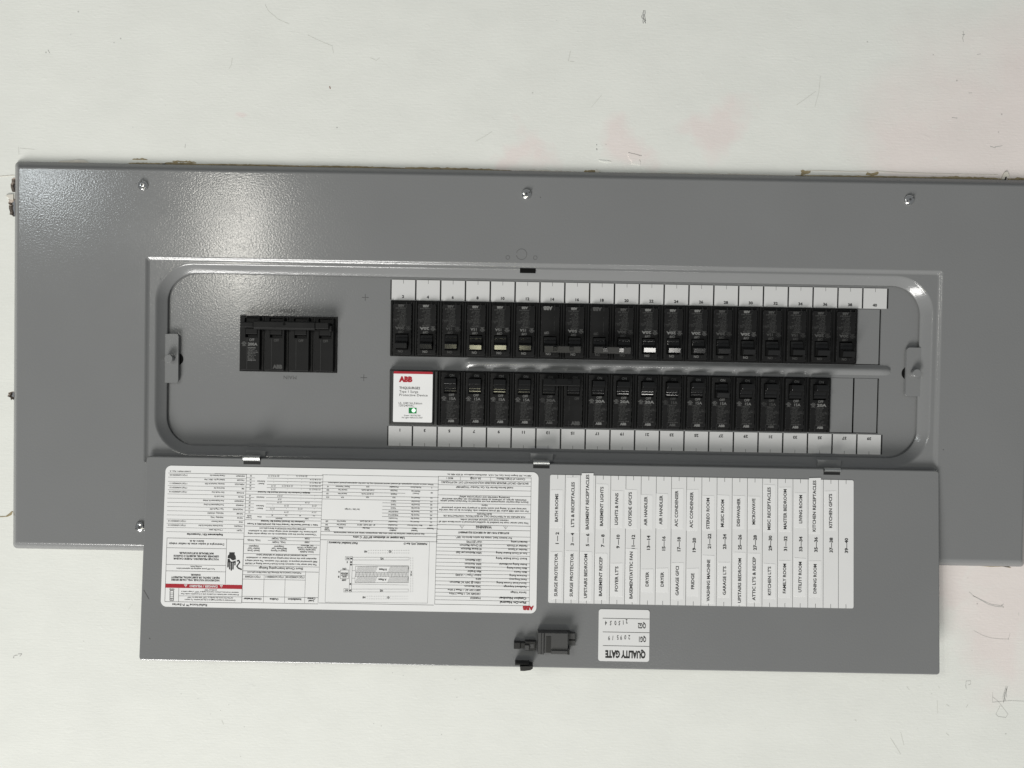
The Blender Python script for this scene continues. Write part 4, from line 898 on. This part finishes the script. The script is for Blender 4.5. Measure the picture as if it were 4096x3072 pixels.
for n, amp, dim in ((2, '20A', 1), (4, '20A', 0), (6, '15A', 1), (8, '15A', 0), (10, '15A', 0), (12, '15A', 0), (22, '20A', 0), (24, '20A', 0), (26, '20A', 0), (28, '20A', 1), (30, '20A', 0), (32, '15A', 1), (34, '15A', 1), (36, '20A', 1), (38, '20A', 1)): single(n, amp, dim=bool(dim))
for n, amp, dim in ((5, '15A', 0), (7, '15A', 0), (9, '15A', 0), (11, '15A', 0), (17, '20A', 0), (19, '20A', 0), (21, '20A', 0), (23, '15A', 1), (25, '15A', 0), (27, '15A', 0), (29, '15A', 0), (31, '15A', 1), (33, '15A', 0), (35, '20A', 0)): single(n, amp, n == 27, bool(dim))
double(14, '50A'); double(18, '30A', True); double(13, '30A', True)

# main breaker: four poles, handles joined by a long bar
mc = ((OM[0]+OM[1])/2, (OM[2]+OM[3])/2, DF); mp = (OM[1]-OM[0])/4
main = thing('main_breaker', 'black four-pole 200 amp main breaker with one long handle bar, left of the rows', 'circuit breaker', mc)
for i in range(4):
    dx = (i-1.5)*mp
    hb = MB(); hb.box(-mp/2+0.0001, mp/2-0.0001, -HH-0.0004, HH+0.0004, -0.010, 0.0010, 0.0003); o = obj('housing', hb, 'base', main); o.location.x = dx
    fc = MB(); plate(fc, -0.0098, 0.0094, -HH+0.0010, HH-0.0008, [(-0.0052, 0.0072, 0.0064, 0.0156), (-0.0058, 0.0076, 0.0188, 0.0262)], 0.0006, ZF)
    o = bevel(obj('face', fc, 'plastic', main)); o.location.x = dx
    wf = MB(); wf.box(-0.0058, 0.0076, 0.0188, 0.0262, 0.0006, ZF-0.0022); wf.box(-0.005, 0.007, 0.0096, 0.0156, 0.0006, ZF+0.0006, 0.0004); o = obj('toggle', wf, 'plastic', main); o.location.x = dx
    lt_ = MB(); lt_.recalc = False; z_ = ZF+0.00006
    text(lt_, 'OFF', 0.0014, 0.0036, 0.0026, 0, 'c', 0.0052, 0.010, z_)
    if i == 0:
        text(lt_, '200A', 0.0022, -0.0008, 0.0028, 0, 'c', 0.0096, 0.03, z_); text(lt_, 'THQMV200', -0.0028, -0.0044, 0.0012, 0, 's', 0.0082, 0.02, z_)
        for k, s in enumerate(('TYPE THQMV', '120/240V - CTL', '22KA INT RATING', 'MAX RMS SYM', 'WIRE CU / AL', '60 / 75 C', 'MADE IN DO')): text(lt_, s, -0.0028, -0.0061-k*0.00152, 0.0010, 0, 's', 0.00072*len(s), 0, z_)
        text(lt_, 'GG30@ 2A34', -0.0028, -0.0171, 0.0013, 0, 's', 0.0084, 0.012, z_); cert(lt_, -0.0066, 0.0, 0.0016, z_)
    if i == 1: logo(lt_, (0.0030, -0.0234), 0.0092, 0.0036, 0, 0.06, z_)
    o = obj('lettering', lt_, 'print_dim' if i else 'print', main, True); o.location.x = dx
    ed = MB(); ed.box(-0.0098, 0.0094, -HH+0.0010, -HH+0.0012, ZF-0.0006, ZF+0.00004); ed.box(-0.0036, -0.0034, -HH+0.002, 0.005, ZF-0.0004, ZF+0.00008); o = obj('edge_highlight', ed, 'edge', main); o.location.x = dx
BZ = ZF+0.0075; BP = Plane((0, 0, DF+BZ)); mo = mc[:2]
def bpx(u, v): return BP.p(u, v, mo)
xa, xb = bpx(1013, 1300)[0], bpx(1259, 1300)[0]; yt, yb_ = bpx(1130, 1284)[1], bpx(1130, 1318)[1]
hb = MB(); hb.extr_x([(yb_, ZF+0.001), (yb_, BZ-0.002), (yb_+0.0016, BZ), (yt-0.0012, BZ), (yt, BZ-0.0014), (yt, ZF+0.001)], xa, xb)
bar = bevel(obj('handle_bar', hb, 'plastic', main), 0.0003)
e1 = MB(); q0 = bpx(964, 1288); q1 = bpx(1012, 1309); e1.box(q0[0], q1[0], q1[1], q0[1], ZF, BZ-0.0005, 0.0005); obj('bar_end', e1, 'plastic', bar)
e2 = MB(); q0 = bpx(1261, 1290); q1 = bpx(1314, 1316); e2.box(q0[0], q1[0], q1[1], q0[1], ZF, BZ+0.0005, 0.0005); q0 = bpx(1314, 1302); q1 = bpx(1324, 1324); e2.box(q0[0], q1[0], q1[1], q0[1], ZF, BZ-0.002, 0.0005); obj('bar_end', e2, 'plastic', bar)
q0 = bpx(1137, 1296); hl = MB(); hl.cyl(q0[0], q0[1], 0.0015, BZ-0.001, BZ+0.0001, 16); obj('bar_hole', hl, 'dark', bar)

# surge protector: smoky case with a white face label and a lit green indicator
sx0, sx1 = OB[0]+0.0002, OB[0]+2*PITCH_B-0.0003; sy0, sy1 = OB[2]+0.0003, OB[3]-0.0002
surge = thing('surge_protector', 'surge protective device with white face label, red stripe and lit green indicator', 'surge protector', ((sx0+sx1)/2, (sy0+sy1)/2, DF))
hw_, hh_ = (sx1-sx0)/2, (sy1-sy0)/2
sb = MB(); sb.box(-hw_, hw_, -hh_, hh_, -0.010, 0.0016, 0.0004); obj('housing', sb, 'smoke', surge)
sb = MB(); sb.box(-hw_+0.0026, hw_-0.0042, -hh_+0.0008, hh_-0.0006, 0.0016, 0.0082, 0.0008); obj('raised_case', sb, 'smoke', surge)
sb = MB(); sb.box(hw_-0.0036, hw_-0.0004, -hh_+0.0006, hh_-0.0006, 0.0016, 0.0052, 0.0008); sb.box(-hw_+0.0003, -hw_+0.0022, -hh_+0.0006, hh_-0.0006, 0.0016, 0.0045, 0.0006); obj('side_rib', sb, 'smoke', surge)
SPn = Plane((0, 0, DF+0.0086)); so = ((sx0+sx1)/2, (sy0+sy1)/2); sq = (1500, 1450, 3.687)
def ss(x, y): return SPn.p(sq[0]+x/sq[2], sq[1]+y/sq[2], so)
a = ss(275, 128); b = ss(840, 886); ZL = 0.0086
fl_ = MB(); rrect(fl_, a[0], b[0], b[1], a[1], 0.0011, 0.0080, ZL, 5); face_label = obj('face_label', fl_, 'white', surge)
r_ = MB(); yb_ = ss(300, 164)[1]
pts = [(p_[0], max(p_[1], yb_), ZL+0.00004) for p_ in rr(a[0], b[0], b[1], a[1], 0.0011, 0, 5)]
r_.poly([(p_[0], p_[1]) for p_ in pts if p_[1] > yb_+1e-6]+[(a[0], yb_), (b[0], yb_)], ZL+0.00004)
r_.recalc = False; obj('red_stripe', r_, 'red', face_label); r_ = MB()
logo(r_, ss(455, 247), 185/3.687*PX, 72/3.687*PX, 0, 0.075, ZL+0.00005); r_.recalc = False; obj('red_lettering', r_, 'red', face_label)
t_ = MB(); t_.recalc = False
def ST(x, y, s, cap, wd, bold=0.0):
    p_ = ss(x, y); text(t_, s, p_[0], p_[1], cap/3.687*PX, 0, 's', wd/3.687*PX, bold, ZL+0.00005)
ST(358, 373, 'THQLSURGE2', 34, 310, 0.025); ST(358, 427, 'Type 1 Surge', 34, 282, 0.005); ST(356, 477, 'Protective Device', 34, 425, 0.005)
ST(345, 597, 'UL 1449 5th Edition', 30, 355, 0.005); ST(345, 633, '120/240VAC', 30, 235, 0.005); ST(425, 780, 'Green=  PROTECTED', 20, 250, 0.01); ST(393, 811, 'No Light= REPLACE UNIT', 20, 312, 0.01)
obj('printed_text', t_, 'ink', face_label, True)
a = ss(497, 667); b = ss(612, 752); g_ = MB(); g_.box(a[0], b[0], b[1], a[1], ZL-0.0002, ZL+0.0001); win = obj('indicator_window', g_, 'led', surge)
c_ = ss(570, 706); g_ = MB(); g_.cyl(c_[0], c_[1], 0.0020, ZL+0.0001, ZL+0.0003, 20); obj('indicator_light', g_, 'led_on', win)

sc.cycles.use_denoising = True
